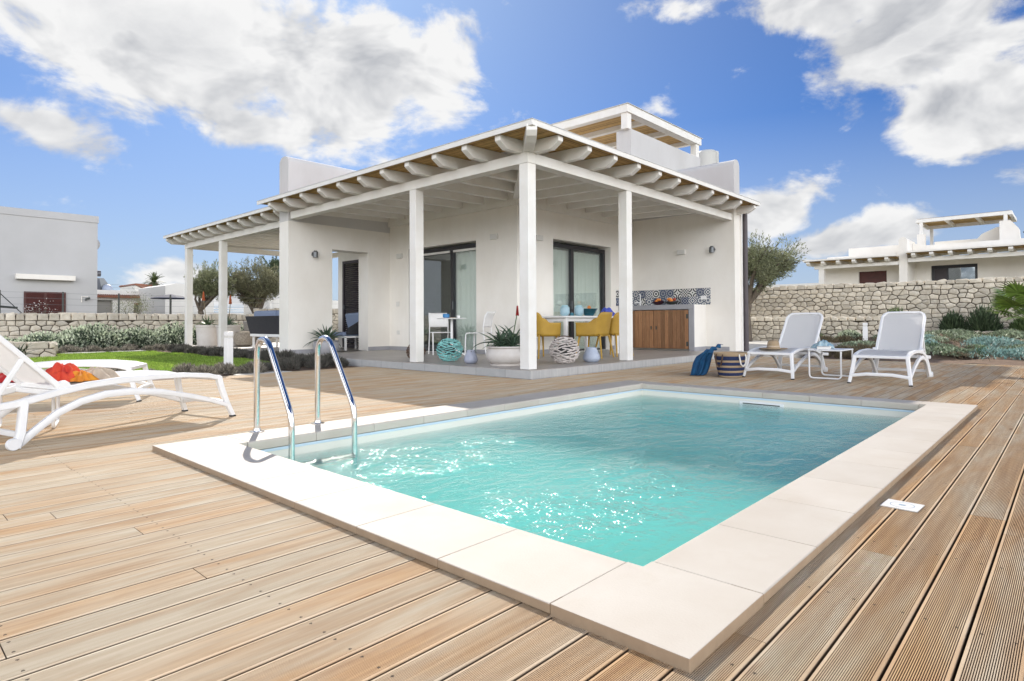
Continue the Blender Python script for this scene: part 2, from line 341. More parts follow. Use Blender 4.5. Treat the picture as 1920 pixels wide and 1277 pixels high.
def f_majolica(t, b, tcn, P):
    x = t.sep(tcn.outputs['Object'])
    sy = t.math('DIVIDE', t.math('SUBTRACT', x[1], 6.13), .19); sx = t.math('DIVIDE', x[0], .19); sz = t.math('DIVIDE', t.math('SUBTRACT', x[2], 1.172), .19)
    h = t.math('ADD', sy, sx)
    fu = t.math('SUBTRACT', t.math('FRACT', h), .5); fv = t.math('SUBTRACT', t.math('FRACT', sz), .5)
    cell = t.comb(t.math('FLOOR', h), t.math('FLOOR', sz), 3.)
    wn = t.new('ShaderNodeTexWhiteNoise'); t.put(wn.inputs['Vector'], cell); r = wn.outputs[0]
    wc = t.sep(wn.outputs[1])
    L = t.vmath('LENGTH', t.comb(fu, fv, 0.), out=1)
    au, av = t.math('ABSOLUTE', fu), t.math('ABSOLUTE', fv)
    ring = t.math('GREATER_THAN', t.math('SINE', t.math('MULTIPLY', L, 22.)), .0)
    chk = t.math('GREATER_THAN', t.math('MULTIPLY', t.math('SINE', t.math('MULTIPLY', fu, 18.85)), t.math('SINE', t.math('MULTIPLY', fv, 18.85))), 0.)
    dia = t.math('GREATER_THAN', t.math('SINE', t.math('MULTIPLY', t.math('ADD', au, av), 20.)), 0.)
    ang = t.math('ARCTAN2', fu, fv)
    star = t.math('GREATER_THAN', t.math('SINE', t.math('ADD', t.math('MULTIPLY', L, 20.), t.math('MULTIPLY', t.math('COSINE', t.math('MULTIPLY', ang, 8.)), 1.3))), 0.)
    cor = t.math('GREATER_THAN', t.math('SINE', t.math('MULTIPLY', t.vmath('LENGTH', t.comb(t.math('SUBTRACT', au, .5), t.math('SUBTRACT', av, .5), 0.), out=1), 20.)), .1)
    def pick(a, b2, th): 
        m = t.new('ShaderNodeMix', data_type='FLOAT'); t.put(m.inputs[0], t.math('GREATER_THAN', r, th)); t.put(m.inputs[2], a); t.put(m.inputs[3], b2); return m.outputs[0]
    p = pick(chk, cor, .14); p = pick(p, ring, .4); p = pick(p, dia, .58); p = pick(p, star, .76)
    dk = t.mix(t.math('GREATER_THAN', wc[0], .45), (.012,.014,.02), (.02,.04,.10)); lt = t.mix(t.math('GREATER_THAN', wc[1], .30), (.30,.31,.33), (.66,.66,.63))
    c = t.mix(p, lt, dk)
    j = t.math('GREATER_THAN', t.math('MAXIMUM', au, av), .485)
    t.put(b.inputs['Base Color'], t.mix(j, c, (.3,.3,.3)))
mat('majolica', rough=.25, fn=f_majolica)

def f_glass(refl, tint):
    def g(t, b, tcn, P):
        gl = t.new('ShaderNodeBsdfGlossy'); gl.inputs['Roughness'].default_value = .01; gl.inputs[0].default_value = (.9,.95,1,1)
        tr = t.new('ShaderNodeBsdfTransparent'); tr.inputs[0].default_value = (*tint, 1)
        lw = t.new('ShaderNodeLayerWeight'); lw.inputs[0].default_value = .5
        ms = t.new('ShaderNodeMixShader'); t.put(ms.inputs[0], t.rng(t.math('POWER', lw.outputs['Facing'], 4.), 0, 1, refl, 1))
        t.l.new(tr.outputs[0], ms.inputs[1]); t.l.new(gl.outputs[0], ms.inputs[2]); t.l.new(ms.outputs[0], t.n['Material Output'].inputs[0])
    return g
mat('window_glass', fn=f_glass(.16, (.86,.90,.88)))

def f_water(t, b, tcn, P):
    O = tcn.outputs['Object']
    n1 = t.noise(t.vmath('MULTIPLY', O, (1.0, 1.5, 1)), 1.5, 3, .5, 1.2)
    n2 = t.noise(t.vmath('MULTIPLY', O, (1, 1.6, 1)), 6.5, 4, .55, .9)
    n3 = t.noise(O, 24, 3, .5, .6)
    mask = t.rng(t.noise(O, .75, 2, .5), .38, .66, .25, 1.0)
    h = t.math('ADD', t.math('MULTIPLY', n1, .034), t.math('MULTIPLY', mask, t.math('ADD', t.math('MULTIPLY', n2, .030), t.math('MULTIPLY', n3, .0085))))
    # the return jets ruffle the surface in a few patches
    jets = None
    for jx, jy, jr in ((2.72, 3.10, .50), (3.30, 3.25, .35), (2.45, 1.75, .55), (3.05, 1.75, .50), (5.4, 2.7, .7), (6.2, 2.3, .6), (2.35, 3.6, .4)):
        dd = t.vmath('LENGTH', t.vmath('MULTIPLY', t.vmath('SUBTRACT', O, (jx, jy, 0)), (1/jr, 1/jr, 0)), out=1)
        q = t.rng(dd, 1.25, .2, 0, 1, True); jets = q if jets is None else t.math('MAXIMUM', jets, q)
    jets = t.math('MULTIPLY', jets, t.rng(t.noise(O, 3.2, 3, .6), .36, .62, .15, 1.))
    h = t.math('ADD', h, t.math('MULTIPLY', jets, t.math('ADD', t.math('MULTIPLY', t.noise(O, 15, 2, .55, .6), .050), t.math('MULTIPLY', t.noise(O, 6, 2, .5, 1.2), .060))))
    bn = t.new('ShaderNodeBump'); bn.inputs['Strength'].default_value = 1; bn.inputs['Distance'].default_value = 1.0; t.put(bn.inputs['Height'], h)
    fr = t.new('ShaderNodeLayerWeight'); fr.inputs[0].default_value = .5; t.l.new(bn.outputs[0], fr.inputs['Normal'])
    gl = t.new('ShaderNodeBsdfGlossy'); t.put(gl.inputs['Roughness'], t.rng(jets, .1, .9, .04, .115)); t.l.new(bn.outputs[0], gl.inputs['Normal'])
    tr = t.new('ShaderNodeBsdfTransparent'); tr.inputs[0].default_value = (.97,1,1,1)
    ms = t.new('ShaderNodeMixShader'); t.put(ms.inputs[0], t.rng(t.math('POWER', fr.outputs['Facing'], 4.6), 0, 1, .025, .66))
    t.l.new(tr.outputs[0], ms.inputs[1]); t.l.new(gl.outputs[0], ms.inputs[2]); t.l.new(ms.outputs[0], t.n['Material Output'].inputs[0])
mat('water', fn=f_water)
def f_wvol(t, b, tcn, P):
    t.n.remove(b)
    tr = t.new('ShaderNodeBsdfTransparent'); t.l.new(tr.outputs[0], t.n['Material Output'].inputs[0])
mat('liner', (.74,.73,.66), .6, vcol=(.70,.68,.61), vscale=1.5)
mat('waterline', (.50,.62,.72), .4)

# ------------------------------------------------------------------ mesh helpers
class MB:
    def __init__(s): s.v = []; s.f = []; s.r = []; s.cur = 0.5
    def add(s, vs, fs, M=None, rnd=None):
        k = len(s.v)
        s.v += [tuple(M @ Vector(p)) if M is not None else tuple(p) for p in vs]
        s.f += [tuple(i+k for i in f) for f in fs]; s.r += [s.cur if rnd is None else rnd]*len(fs)
        return s
    def box(s, x0, y0, z0, x1, y1, z1, M=None, rnd=None):
        if x0 > x1: x0, x1 = x1, x0
        if y0 > y1: y0, y1 = y1, y0
        if z0 > z1: z0, z1 = z1, z0
        v = [(x0,y0,z0),(x1,y0,z0),(x1,y1,z0),(x0,y1,z0),(x0,y0,z1),(x1,y0,z1),(x1,y1,z1),(x0,y1,z1)]
        return s.add(v, [(0,3,2,1),(4,5,6,7),(0,1,5,4),(1,2,6,5),(2,3,7,6),(3,0,4,7)], M, rnd)
    def prism(s, poly, axis, a, b, M=None, rnd=None):
        """poly: 2D points in the plane of the two other axes, in axis order"""
        n = len(poly)
        def p3(p, t):
            return {'x': (t, p[0], p[1]), 'y': (p[0], t, p[1]), 'z': (p[0], p[1], t)}[axis]
        vs = [p3(p, a) for p in poly]+[p3(p, b) for p in poly]
        fs = [tuple(range(n))[::-1], tuple(range(n, 2*n))]+[(i, (i+1) % n, n+(i+1) % n, n+i) for i in range(n)]
        return s.add(vs, fs, M, rnd)
    def tube(s, path, r, n=8, M=None, rnd=None, cap=True, flat=None):
        P = [Vector(p) for p in path]; rr = r if isinstance(r, (list, tuple)) else [r]*len(P)
        vs = []; up = None
        for i, p in enumerate(P):
            d = (P[min(i+1, len(P)-1)]-P[max(i-1, 0)]).normalized()
            if up is None: up = d.orthogonal().normalized() if flat is None else Vector(flat)
            a = (up-d*up.dot(d)).normalized(); b = d.cross(a); up = a
            for k in range(n):
                t = 2*PI*k/n; 
                vs.append(p+(a*math.cos(t)+b*math.sin(t))*rr[i] if not isinstance(rr[i], tuple) else p+a*math.cos(t)*rr[i][0]+b*math.sin(t)*rr[i][1])
        m = len(P); fs = [(i*n+k, i*n+(k+1) % n, (i+1)*n+(k+1) % n, (i+1)*n+k) for i in range(m-1) for k in range(n)]
        if cap: fs += [tuple(range(n))[::-1], tuple(range((m-1)*n, m*n))]
        return s.add([tuple(v) for v in vs], fs, M, rnd)
    def bar(s, path, w_, t_, M=None, up=(0,0,1)):
        """rectangular section bar along a path: w_ across, t_ along 'up'"""
        P = [Vector(p) for p in path]; vs = []
        for i, p in enumerate(P):
            d = (P[min(i+1, len(P)-1)]-P[max(i-1, 0)]).normalized(); u = Vector(up); a = (u-d*u.dot(d)).normalized(); b = d.cross(a)
            ww = w_[i] if isinstance(w_, list) else w_; tt = t_[i] if isinstance(t_, list) else t_
            c = .28
            for (q, e) in ((1,1-c),(1-c,1),(-1+c,1),(-1,1-c),(-1,-1+c),(-1+c,-1),(1-c,-1),(1,-1+c)): vs.append(tuple(p+b*ww*.5*q+a*tt*.5*e))
        n = 8; m = len(P); fs = [(i*n+k, i*n+(k+1) % n, (i+1)*n+(k+1) % n, (i+1)*n+k) for i in range(m-1) for k in range(n)]
        fs += [tuple(range(n))[::-1], tuple(range((m-1)*n, m*n))]
        return s.add(vs, fs, M)
    def lathe(s, prof, n=28, c=(0,0,0), M=None, sq=1.0):
        vs = [(c[0]+r*math.cos(2*PI*k/n), c[1]+r*sq*math.sin(2*PI*k/n), c[2]+z) for r, z in prof for k in range(n)]
        m = len(prof); fs = [(i*n+k, i*n+(k+1) % n, (i+1)*n+(k+1) % n, (i+1)*n+k) for i in range(m-1) for k in range(n)]
        if prof[0][0] > 1e-4: fs.append(tuple(range(n))[::-1])
        if prof[-1][0] > 1e-4: fs.append(tuple(range((m-1)*n, m*n)))
        return s.add(vs, fs, M)
    def grid(s, fn, nu, nv, M=None):
        vs = [fn(i/nu, j/nv) for i in range(nu+1) for j in range(nv+1)]
        fs = [(i*(nv+1)+j, i*(nv+1)+j+1, (i+1)*(nv+1)+j+1, (i+1)*(nv+1)+j) for i in range(nu) for j in range(nv)]
        return s.add(vs, fs, M)
    def blade(s, base, az, L, wd, rise=60, droop=60, seg=6, th=.15, rnd=None, M=None, curl=0):
        """fleshy tapered leaf starting at angle `rise` above horizontal and bending down by `droop`"""
        p = Vector(base); el = R(rise); vs = []; rr = rnd if rnd is not None else random.random(); az = R(az)
        for i in range(seg+1):
            t = i/seg; wdt = wd*(1-t)**.75*(.75+.6*t if t < .35 else .96) if t < 1 else .0006
            d = Vector((math.cos(az)*math.cos(el), math.sin(az)*math.cos(el), math.sin(el)))
            a = Vector((-math.sin(az), math.cos(az), 0)); nrm = d.cross(a)*-1
            if nrm.z < 0: nrm = -nrm
            vs += [tuple(p-a*wdt*.5+nrm*wdt*th), tuple(p-nrm*wdt*th*1.2), tuple(p+a*wdt*.5+nrm*wdt*th), tuple(p+nrm*wdt*th*.1)]
            p = p+d*(L/seg); el -= R(droop)/seg; az += R(curl)/seg
        fs = [(i*4+k, i*4+(k+1) % 4, (i+1)*4+(k+1) % 4, (i+1)*4+k) for i in range(seg) for k in range(4)]
        return s.add(vs, fs, M, rr)
    def build(s, name, m, parent=None, smooth=False, world=True, bevel=0, solid=0, sub=0):
        me = bpy.data.meshes.new(name); me.from_pydata(s.v, [], s.f); me.update()
        at = me.attributes.new('rnd', 'FLOAT', 'FACE'); at.data.foreach_set('value', s.r)
        return link(name, me, m, parent, smooth, world, bevel, solid, sub)
def wloc(o):
    v = Vector((0,0,0))
    while o: v += o.location; o = o.parent
    return v
def link(name, me, m, parent=None, smooth=False, world=True, bevel=0, solid=0, sub=0):
    me.materials.append(MATS[m])
    if smooth:
        me.polygons.foreach_set('use_smooth', [True]*len(me.polygons))
        if smooth != 'full':
            try: me.set_sharp_from_angle(angle=R(40))
            except Exception: pass
    o = bpy.data.objects.new(name, me); COL.objects.link(o)
    if parent:
        o.parent = parent
        if world: o.location = -wloc(parent)
    if solid:
        md = o.modifiers.new('solid', 'SOLIDIFY'); md.thickness = solid; md.offset = 0
    if bevel:
        md = o.modifiers.new('bevel', 'BEVEL'); md.width = bevel; md.segments = 2; md.limit_method = 'ANGLE'; md.angle_limit = R(40)
    if sub:
        md = o.modifiers.new('sub', 'SUBSURF'); md.levels = sub; md.render_levels = sub
    return o
def tag(o, label, cat, group=None, kind=None):
    if label: o['label'] = label
    if cat: o['category'] = cat
    if group: o['group'] = group
    if kind: o['kind'] = kind
    return o
def thing(name, label, cat, loc=(0,0,0), rz=0, group=None):
    o = bpy.data.objects.new(name, None); COL.objects.link(o); o.location = loc; o.rotation_euler = (0,0,rz); o.empty_display_size = .1
    return tag(o, label, cat, group)
def dup(root, loc, rz, label, group=None, scale=None):
    def cp(o, parent):
        c = o.copy(); COL.objects.link(c); c.parent = parent
        for ch in list(o.children): cp(ch, c)
        return c
    r = cp(root, None); r.location = loc; r.rotation_euler = (0,0,rz); r['label'] = label
    if group: r['group'] = group
    if scale: r.scale = (scale,)*3 if isinstance(scale, (int, float)) else scale
    return r
def struct(name, mb, m, **k):
    o = mb.build(name, m, None, **k); o['kind'] = 'structure'; return o
def leafmesh(name, C, Dr, L, Wd, rnd, m, parent=None, world=True, bend=.0, smooth=False):
    """one small four-cornered leaf per row of C"""
    C = np.asarray(C, float); Dr = np.asarray(Dr, float); N = len(C)
    Dr = Dr/np.maximum(np.linalg.norm(Dr, axis=1, keepdims=True), 1e-6)
    L = np.broadcast_to(L, (N,))[:, None]; Wd = np.broadcast_to(Wd, (N,))[:, None]
    side = np.cross(Dr, rng.normal(size=(N, 3))); side /= np.maximum(np.linalg.norm(side, axis=1, keepdims=True), 1e-6)
    V = np.empty((N, 4, 3)); V[:, 0] = C; V[:, 1] = C+Dr*L*.5+side*Wd*.5; V[:, 2] = C+Dr*L-np.array([0,0,1.])*L*bend; V[:, 3] = C+Dr*L*.5-side*Wd*.5
    me = bpy.data.meshes.new(name); me.vertices.add(N*4); me.loops.add(N*4); me.polygons.add(N)
    me.vertices.foreach_set('co', V.ravel()); me.loops.foreach_set('vertex_index', np.arange(N*4, dtype=np.int32))
    me.polygons.foreach_set('loop_start', np.arange(0, N*4, 4, dtype=np.int32)); me.polygons.foreach_set('loop_total', np.full(N, 4, dtype=np.int32))
    me.update(calc_edges=True)
    at = me.attributes.new('rnd', 'FLOAT', 'FACE'); at.data.foreach_set('value', np.broadcast_to(rnd, (N,)).astype(np.float32).copy())
    return link(name, me, m, parent, smooth, world)
def RZ(a): return Matrix.Rotation(a, 4, 'Z')
def TR(x, y, z): return Matrix.Translation((x, y, z))

# ================================================================== SETTING
def ringrect(m, X0, Y0, X1, Y1, x0, y0, x1, y1, z):
    for a, b, c, d in ((X0,Y0,X1,y0),(X0,y1,X1,Y1),(X0,y0,x0,y1),(x1,y0,X1,y1)):
        m.add([(a,b,z),(c,b,z),(c,d,z),(a,d,z)], [(0,1,2,3)])
PX0, PX1, PY0, PY1 = 1.30, 6.86, .655, 4.285          # coping outer
IX0, IX1, IY0, IY1 = 1.70, 6.62, 1.015, 3.93          # coping inner
m = MB(); ringrect(m, -400, -400, 900, 900, 1.45, .80, 6.72, 4.08, -.09)
struct('ground', m, 'ground')
# garden soil
m = MB(); m.box(-8, 9.40, -.3, 6.62, 24, -.012); struct('garden_soil', m, 'soil')
# planting bed that climbs from the deck to the boundary wall
m = MB(); nx, ny = 60, 60
m.grid(lambda u, v: (13.68+8.6*u, -6+10.4*v, -.01+.40*u**1.1+.03*math.sin(u*31+v*17)*min(1,u*8)+.02*math.sin(v*47+u*9)), nx, ny)
struct('planting_bed', m, 'soil', smooth='full')
m = MB(); m.box(13.67, 4.42, -.2, 21.4, 9.4, .10); struct('paving', m, 'paving')
m = MB(); m.prism([(15.2,3.4),(21.4,3.0),(21.4,4.415),(16.4,4.415)], 'z', -.2, .11); struct('path', m, 'paving')

# deck: every board is a machined plank with grooves, end joints and gaps
def deck():
    V = []; Fq = []; RN = []
    bw, pitch, off = .1135, .12, .097
    prof = [(0, -.03), (0, -.0022), (.0016, -.0004), (.0075, 0)]
    ng = 21; g0 = .0075; gp = (bw-2*g0)/ng
    for k in range(ng):
        a = g0+k*gp+gp*.32
        prof += [(a, 0), (a+gp*.10, -.0028), (a+gp*.48, -.0028), (a+gp*.56, 0)]
    prof += [(bw-.0075, 0), (bw-.0016, -.0004), (bw, -.0022), (bw, -.03)]
    prof = np.array(prof); n = len(prof); k = 0
    y = off-pitch*44; rows = []
    while y < 9.36: rows.append(y); y += pitch
    for y in rows:
        a, b = -4.2, 13.66
        segs = [(a, b)]
        if y > .66 and y+bw < 4.27: segs = [(a, 1.34), (6.83, b)]
        elif y > 5.43: segs = [(a, 6.375)]
        rr = random.Random(int(y*1000)+5)
        for s0, s1 in segs:
            x = s0; first = True
            while x < s1-.01:
                L = rr.uniform(1.4, 3.6) if first else rr.choice([2.4, 3.0, 3.6, 3.9]); first = False
                if abs(y-.216) < .02 and x < 3.1 < x+L+1: L = 3.125-x
                e = min(x+L, s1)
                if s1-e < .5: e = s1
                zo = rr.uniform(-.0005, .0005)
                for xx in (x, e-.003):
                    V.append(np.column_stack([np.full(n, xx), prof[:, 0]+y, prof[:, 1]+zo]))
                b0, b1 = k, k+n; k += 2*n; r = rr.random()
                for i in range(n-1): Fq.append((b0+i, b1+i, b1+i+1, b0+i+1)); RN.append(r)
                Fq.append(tuple(range(b0, b0+n))[::-1]); Fq.append(tuple(range(b1, b1+n))); RN += [r, r]
                x = e
    V = np.concatenate(V)
    me = bpy.data.meshes.new('deck'); me.from_pydata(V.tolist(), [], Fq); me.update()
    at = me.attributes.new('rnd', 'FLOAT', 'FACE'); at.data.foreach_set('value', RN)
    o = link('deck', me, 'deck_wood'); o['kind'] = 'structure'
deck()

# ------------------------------------------------------------------ swimming pool
pool = thing('swimming_pool', 'rectangular turquoise pool with a pale stone coping set in the wooden deck', 'swimming pool', (4.1, 2.45, 0))
def coping():
    zt, zb = .032, .003
    m = MB(); g = .0011
    def tile(x0, y0, x1, y1, side):
        m.cur = random.random()
        x0 += g; y0 += g; x1 -= g; y1 -= g; r = .016
        # bullnose towards the water
        def pr(inner, outer, axis, a, b, sgn):
            poly = [(outer, zb), (outer, zt-.003), (outer+sgn*.003, zt)]
            for k in range(7):
                t = PI/2*k/6; poly.append((inner-sgn*r+sgn*r*math.sin(t), zt-r+r*math.cos(t)))
            poly += [(inner-sgn*.002, zb-.032), (inner-sgn*.03, zb-.034), (inner-sgn*.03, zb)]
            m.prism(poly, axis, a, b)
        if side == 'x0': pr(x1, x0, 'y', y0, y1, 1)
        if side == 'x1': pr(x0, x1, 'y', y0, y1, -1)
        if side == 'y0': pr(y1, y0, 'x', x0, x1, 1)
        if side == 'y1': pr(y0, y1, 'x', x0, x1, -1)
        if side == 'c': m.box(x0, y0, zb, x1, y1, zt)
    for a0, a1, side in ((IX0, IX1, 'y0'), (IX0, IX1, 'y1')):
        n = 10 if side == 'y0' else 10; st = (a1-a0-.1)/n
        for i in range(n):
            x0 = a0+.05+st*i; x1 = x0+st
            if side == 'y0': tile(x0, PY0, x1, IY0, side)
            else: tile(x0, IY1, x1, PY1, side)
    n = 6; st = (IY1-IY0-.1)/n
    for i in range(n):
        y0 = IY0+.05+st*i
        tile(PX0, y0, IX0, y0+st, 'x0'); tile(IX1, y0, PX1, y0+st, 'x1')
    for (x0, x1, xi) in ((PX0, IX0, .05), (IX1, PX1, -.05)):
        for (y0, y1, yi) in ((PY0, IY0, .05), (IY1, PY1, -.05)):
            # L shaped corner stone
            m.cur = random.random()
            xa, xb = (x0+g, x1+.05-g) if xi > 0 else (x0-.05+g, x1-g); ya, yb = (y0+g, y1+.05-g) if yi > 0 else (y0-.05+g, y1-g)
            ix = x1-.007 if xi > 0 else x0+.007; iy = y1-.007 if yi > 0 else y0+.007
            if xi > 0 and yi > 0: poly = [(xa,ya),(xb,ya),(xb,iy),(ix,iy),(ix,yb),(xa,yb)]
            elif xi > 0: poly = [(xa,ya),(ix,ya),(ix,iy),(xb,iy),(xb,yb),(xa,yb)]
            elif yi > 0: poly = [(xa,ya),(xb,ya),(xb,yb),(ix,yb),(ix,iy),(xa,iy)]
            else: poly = [(ix,ya),(xb,ya),(xb,yb),(xa,yb),(xa,iy),(ix,iy)]
            m.prism(poly, 'z', zb-.034, zt)
    return m
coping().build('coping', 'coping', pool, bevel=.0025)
m = MB()  # mortar bed beneath the coping
ringrect(m, PX0+.012, PY0+.012, PX1-.012, PY1-.012, IX0-.035, IY0-.035, IX1+.035, IY1+.035, .0015)
m.build('coping_bed', 'terracotta_grout', pool)
WX0, WX1, WY0, WY1, ZB = IX0-.012, IX1+.012, IY0-.012, IY1+.012, -1.0
m = MB(); t = .12
m.box(WX0-t, WY0-t, ZB-.1, WX0, WY1+t, -.0335); m.box(WX1, WY0-t, ZB-.1, WX1+t, WY1+t, -.0335)
m.box(WX0, WY0-t, ZB-.1, WX1, WY0, -.0335); m.box(WX0, WY1, ZB-.1, WX1, WY1+t, -.0335); m.box(WX0, WY0, ZB-.1, WX1, WY1, ZB)
m.build('basin', 'liner', pool)
m = MB(); d = .006
m.box(WX0, WY0+d, -.052, WX0+d, WY1-d, -.034); m.box(WX1-d, WY0+d, -.052, WX1, WY1-d, -.034); m.box(WX0, WY0, -.052, WX1, WY0+d, -.034); m.box(WX0, WY1-d, -.052, WX1, WY1, -.034)
m.build('liner_profile', 'waterline', pool)
m = MB(); m.box(WX1-.022, 2.25, -.17, WX1-.001, 2.72, -.075); sk = m.build('skimmer', 'white_plastic', pool, bevel=.006)
m = MB(); m.box(WX1-.026, 2.29, -.104, WX1-.0215, 2.68, -.094); m.build('skimmer_opening', 'dark_metal', sk)
m = MB(); m.box(WX0-.004, WY0-.004, ZB-.005, WX1+.004, WY1+.004, -.105)
wat = m.build('water', 'water'); wat['kind'] = 'structure'
t_ = NT(MATS['water'].node_tree); va = t_.new('ShaderNodeVolumePrincipled'); va.inputs['Color'].default_value = (.39, .85, .815, 1); va.inputs['Density'].default_value = 1.9; va.inputs['Anisotropy'].default_value = .0
t_.l.new(va.outputs[0], t_.n['Material Output'].inputs['Volume'])

# ladder
lad = thing('pool_ladder', 'polished steel pool ladder with two arched handrails at the left end of the pool', 'pool ladder', (2.18, 4.1, .032))
for X in (1.955, 2.425):
    ctrl = [(4.26,.035),(4.26,.54),(4.255,.60),(4.235,.648),(4.20,.677),(4.155,.688),(4.11,.68),(4.07,.652),(4.04,.61),(3.80,.255),(3.77,.205),(3.758,.15),(3.755,.09),(3.755,-1.02)]
    ctrl = [(a-.005 if a > 4.2 else a, b) for a, b in ctrl]
    m = MB(); m.tube([(X, a, b) for a, b in ctrl], .0205, 20); rail = m.build('handrail', 'chrome', lad, smooth=True)
    m = MB(); m.lathe([(.0, .0325), (.05, .0325), (.05, .038), (.028, .042), (.026, .056), (.02, .056)], 24, (X, 4.25, 0)); m.build('base_flange', 'chrome', rail, smooth=True)
for z in (-.125, -.36, -.60, -.84):
    m = MB(); m.box(1.97, 3.71, z-.02, 2.41, 3.79, z); m.build('step', 'dark_metal', lad, bevel=.006)

m = MB(); Mx = TR(3.075, .560, .0008)@RZ(R(-3)); m.box(-.065, -.068, 0, .065, .068, .0035, Mx)
hp = m.build('deck_plate', 'light_grey_box', None); tag(hp, 'small white plastic cover plate lying on the deck boards beside the pool coping', 'cover plate')
m = MB()
pts = [(.045*math.cos(a), .046*math.sin(a)) for a in np.linspace(0, 2*PI, 33)]
for (a, b), (c, d_) in zip(pts[:-1], pts[1:]): m.add([(a,b,.0037),(c,d_,.0037),(c*.93,d_*.93,.0037),(a*.93,b*.93,.0037)], [(0,1,2,3)], Mx)
m.box(-.008, -.012, .0036, .008, .012, .0042, Mx)
m.build('engraving', 'print_blue', hp, world=True)

# ================================================================== STONE WALLS
def clip(poly, n, d):
    out = []
    for i in range(len(poly)):
        a, b = poly[i], poly[(i+1) % len(poly)]; fa = a[0]*n[0]+a[1]*n[1]-d; fb = b[0]*n[0]+b[1]*n[1]-d
        if fa <= 0: out.append(a)
        if (fa < 0 < fb) or (fb < 0 < fa): t = fa/(fa-fb); out.append((a[0]+(b[0]-a[0])*t, a[1]+(b[1]-a[1])*t))
    return out
def stone_faces(W_, H, sx, sz, seed, capH=.0):
    """irregular polygonal stones that fill a W x H rectangle; returns inset polygons"""
    rr = random.Random(seed); seeds = []
    nz = max(1, round((H-capH)/sz)); res = []; ro = [rr.random() for _ in range(nz+4)]
    for j in range(-1, nz+1):
        nxs = round(W_/sx)+2
        for i in range(-1, nxs):
            seeds.append(((i+ro[j+1]+.5+rr.uniform(-.36,.36))*sx, (j+.5+rr.uniform(-.21,.21))*(H-capH)/nz))
    kx = .66   # stones are wider than tall
    for s in seeds:
        if not (-.0 < s[0] < W_ and 0 < s[1] < H-capH): continue
        poly = [(0,0),(W_,0),(W_,H-capH),(0,H-capH)]
        for q in seeds:
            if q is s: continue
            dx, dz = q[0]-s[0], q[1]-s[1]
            if abs(dx) > 2.6*sx or abs(dz) > 3*sz: continue
            n = (dx*kx, dz/kx*1.0); mid = ((q[0]+s[0])/2, (q[1]+s[1])/2)
            poly = clip(poly, n, n[0]*mid[0]+n[1]*mid[1])
            if len(poly) < 3: break
        if len(poly) >= 3: res.append(poly)
    if capH:
        x = 0
        while x < W_-.02:
            wd = sx*rr.uniform(.75, 1.35); e = min(W_, x+wd)
            if W_-e < .08: e = W_
            h0, h1 = H+rr.uniform(-.03,.035), H+rr.uniform(-.03,.035)
            res.append([(x, H-capH),(e, H-capH),(e-.012, h1-.02),(e-.05, h1),(x+.05, h0),(x+.012, h0-.02)]); x = e
    return res
def stone_wall(name, label, p0, p1, z0, z1, th, sx, sz, seed, cap=.2, ends=True, cat='stone wall', z1b=None, group=None):
    """p0 -> p1 seen from the right hand side of that direction"""
    o = thing(name, label, cat, ((p0[0]+p1[0])/2, (p0[1]+p1[1])/2, z0), group=group)
    A = Vector((*p0, 0)); B = Vector((*p1, 0)); L = (B-A).length; d = (B-A)/L; nrm = Vector((d.y, -d.x, 0)); H = z1-z0
    M = Matrix(((d.x, nrm.x, 0, A.x), (d.y, nrm.y, 0, A.y), (0, 0, 1, z0), (0, 0, 0, 1)))
    core = MB(); core.box(.05, -th+.05, -.3, L-.05, -.045, H-.08, M); core.build('core', 'mortar', o)
    m = MB(); rr = random.Random(seed+1)
    def faces(polys, Mf, depth):
        for poly in polys:
            cx = sum(p[0] for p in poly)/len(poly); cz = sum(p[1] for p in poly)/len(poly)
            gap = .005+rr.uniform(0, .008)
            def sh(p, k, g):
                v = Vector((p[0]-cx, p[1]-cz)); l = max(v.length, 1e-4); return (cx+v.x*(1-g/l*1.2)*k, cz+v.y*(1-g/l*1.2)*k) if l > g*2 else (cx, cz)
            outer = [sh(p, 1, gap) for p in poly]; mid = [sh(p, 1, gap+.010) for p in poly]; inner = [sh(p, 1, gap+.032) for p in poly]
            k = len(poly); pr = rr.uniform(.0, .035); tl = (rr.uniform(-.05,.05), rr.uniform(-.05,.05))
            vs = [(p[0], -depth, p[1]) for p in outer]+[(p[0], -.012+pr, p[1]) for p in outer]+[(p[0], .004+pr+(p[0]-cx)*tl[0]+(p[1]-cz)*tl[1], p[1]) for p in mid]+[(p[0], .012+pr+rr.uniform(-.008,.008)+(p[0]-cx)*tl[0]+(p[1]-cz)*tl[1], p[1]) for p in inner]+[(cx, .016+pr+rr.uniform(-.008,.01), cz)]
            fs = []
            for q in range(3): fs += [(q*k+i, q*k+(i+1) % k, (q+1)*k+(i+1) % k, (q+1)*k+i) for i in range(k)]
            fs += [(3*k+i, 3*k+(i+1) % k, 4*k) for i in range(k)]
            fs.append(tuple(range(k)))
            m.add(vs, fs, Mf, rr.random())
    faces(stone_faces(L, H, sx, sz, seed, cap), M, th*.5)
    if ends:
        M2 = M@Matrix.Translation((L, 0, 0))@RZ(-PI/2) ; M2 = M@Matrix(((0,1,0,L-.0),(1,0,0,-th),(0,0,1,0),(0,0,0,1)))
        faces(stone_faces(th, H, th*.8, sz, seed+3, 0), M2, .05)
        M3 = M@Matrix(((0,-1,0,0),(1,0,0,-th),(0,0,1,0),(0,0,0,1)))
        faces(stone_faces(th, H, th*.8, sz, seed+4, 0), M3, .05)
    # back row of cap stones
    Mb = M@Matrix(((-1,0,0,L),(0,-1,0,-th),(0,0,1,0),(0,0,0,1)))
    faces(stone_faces(L, H, sx*1.6, sz*1.5, seed+9, cap), Mb, th*.48)
    m.build('stonework', 'stone', o)
    return o
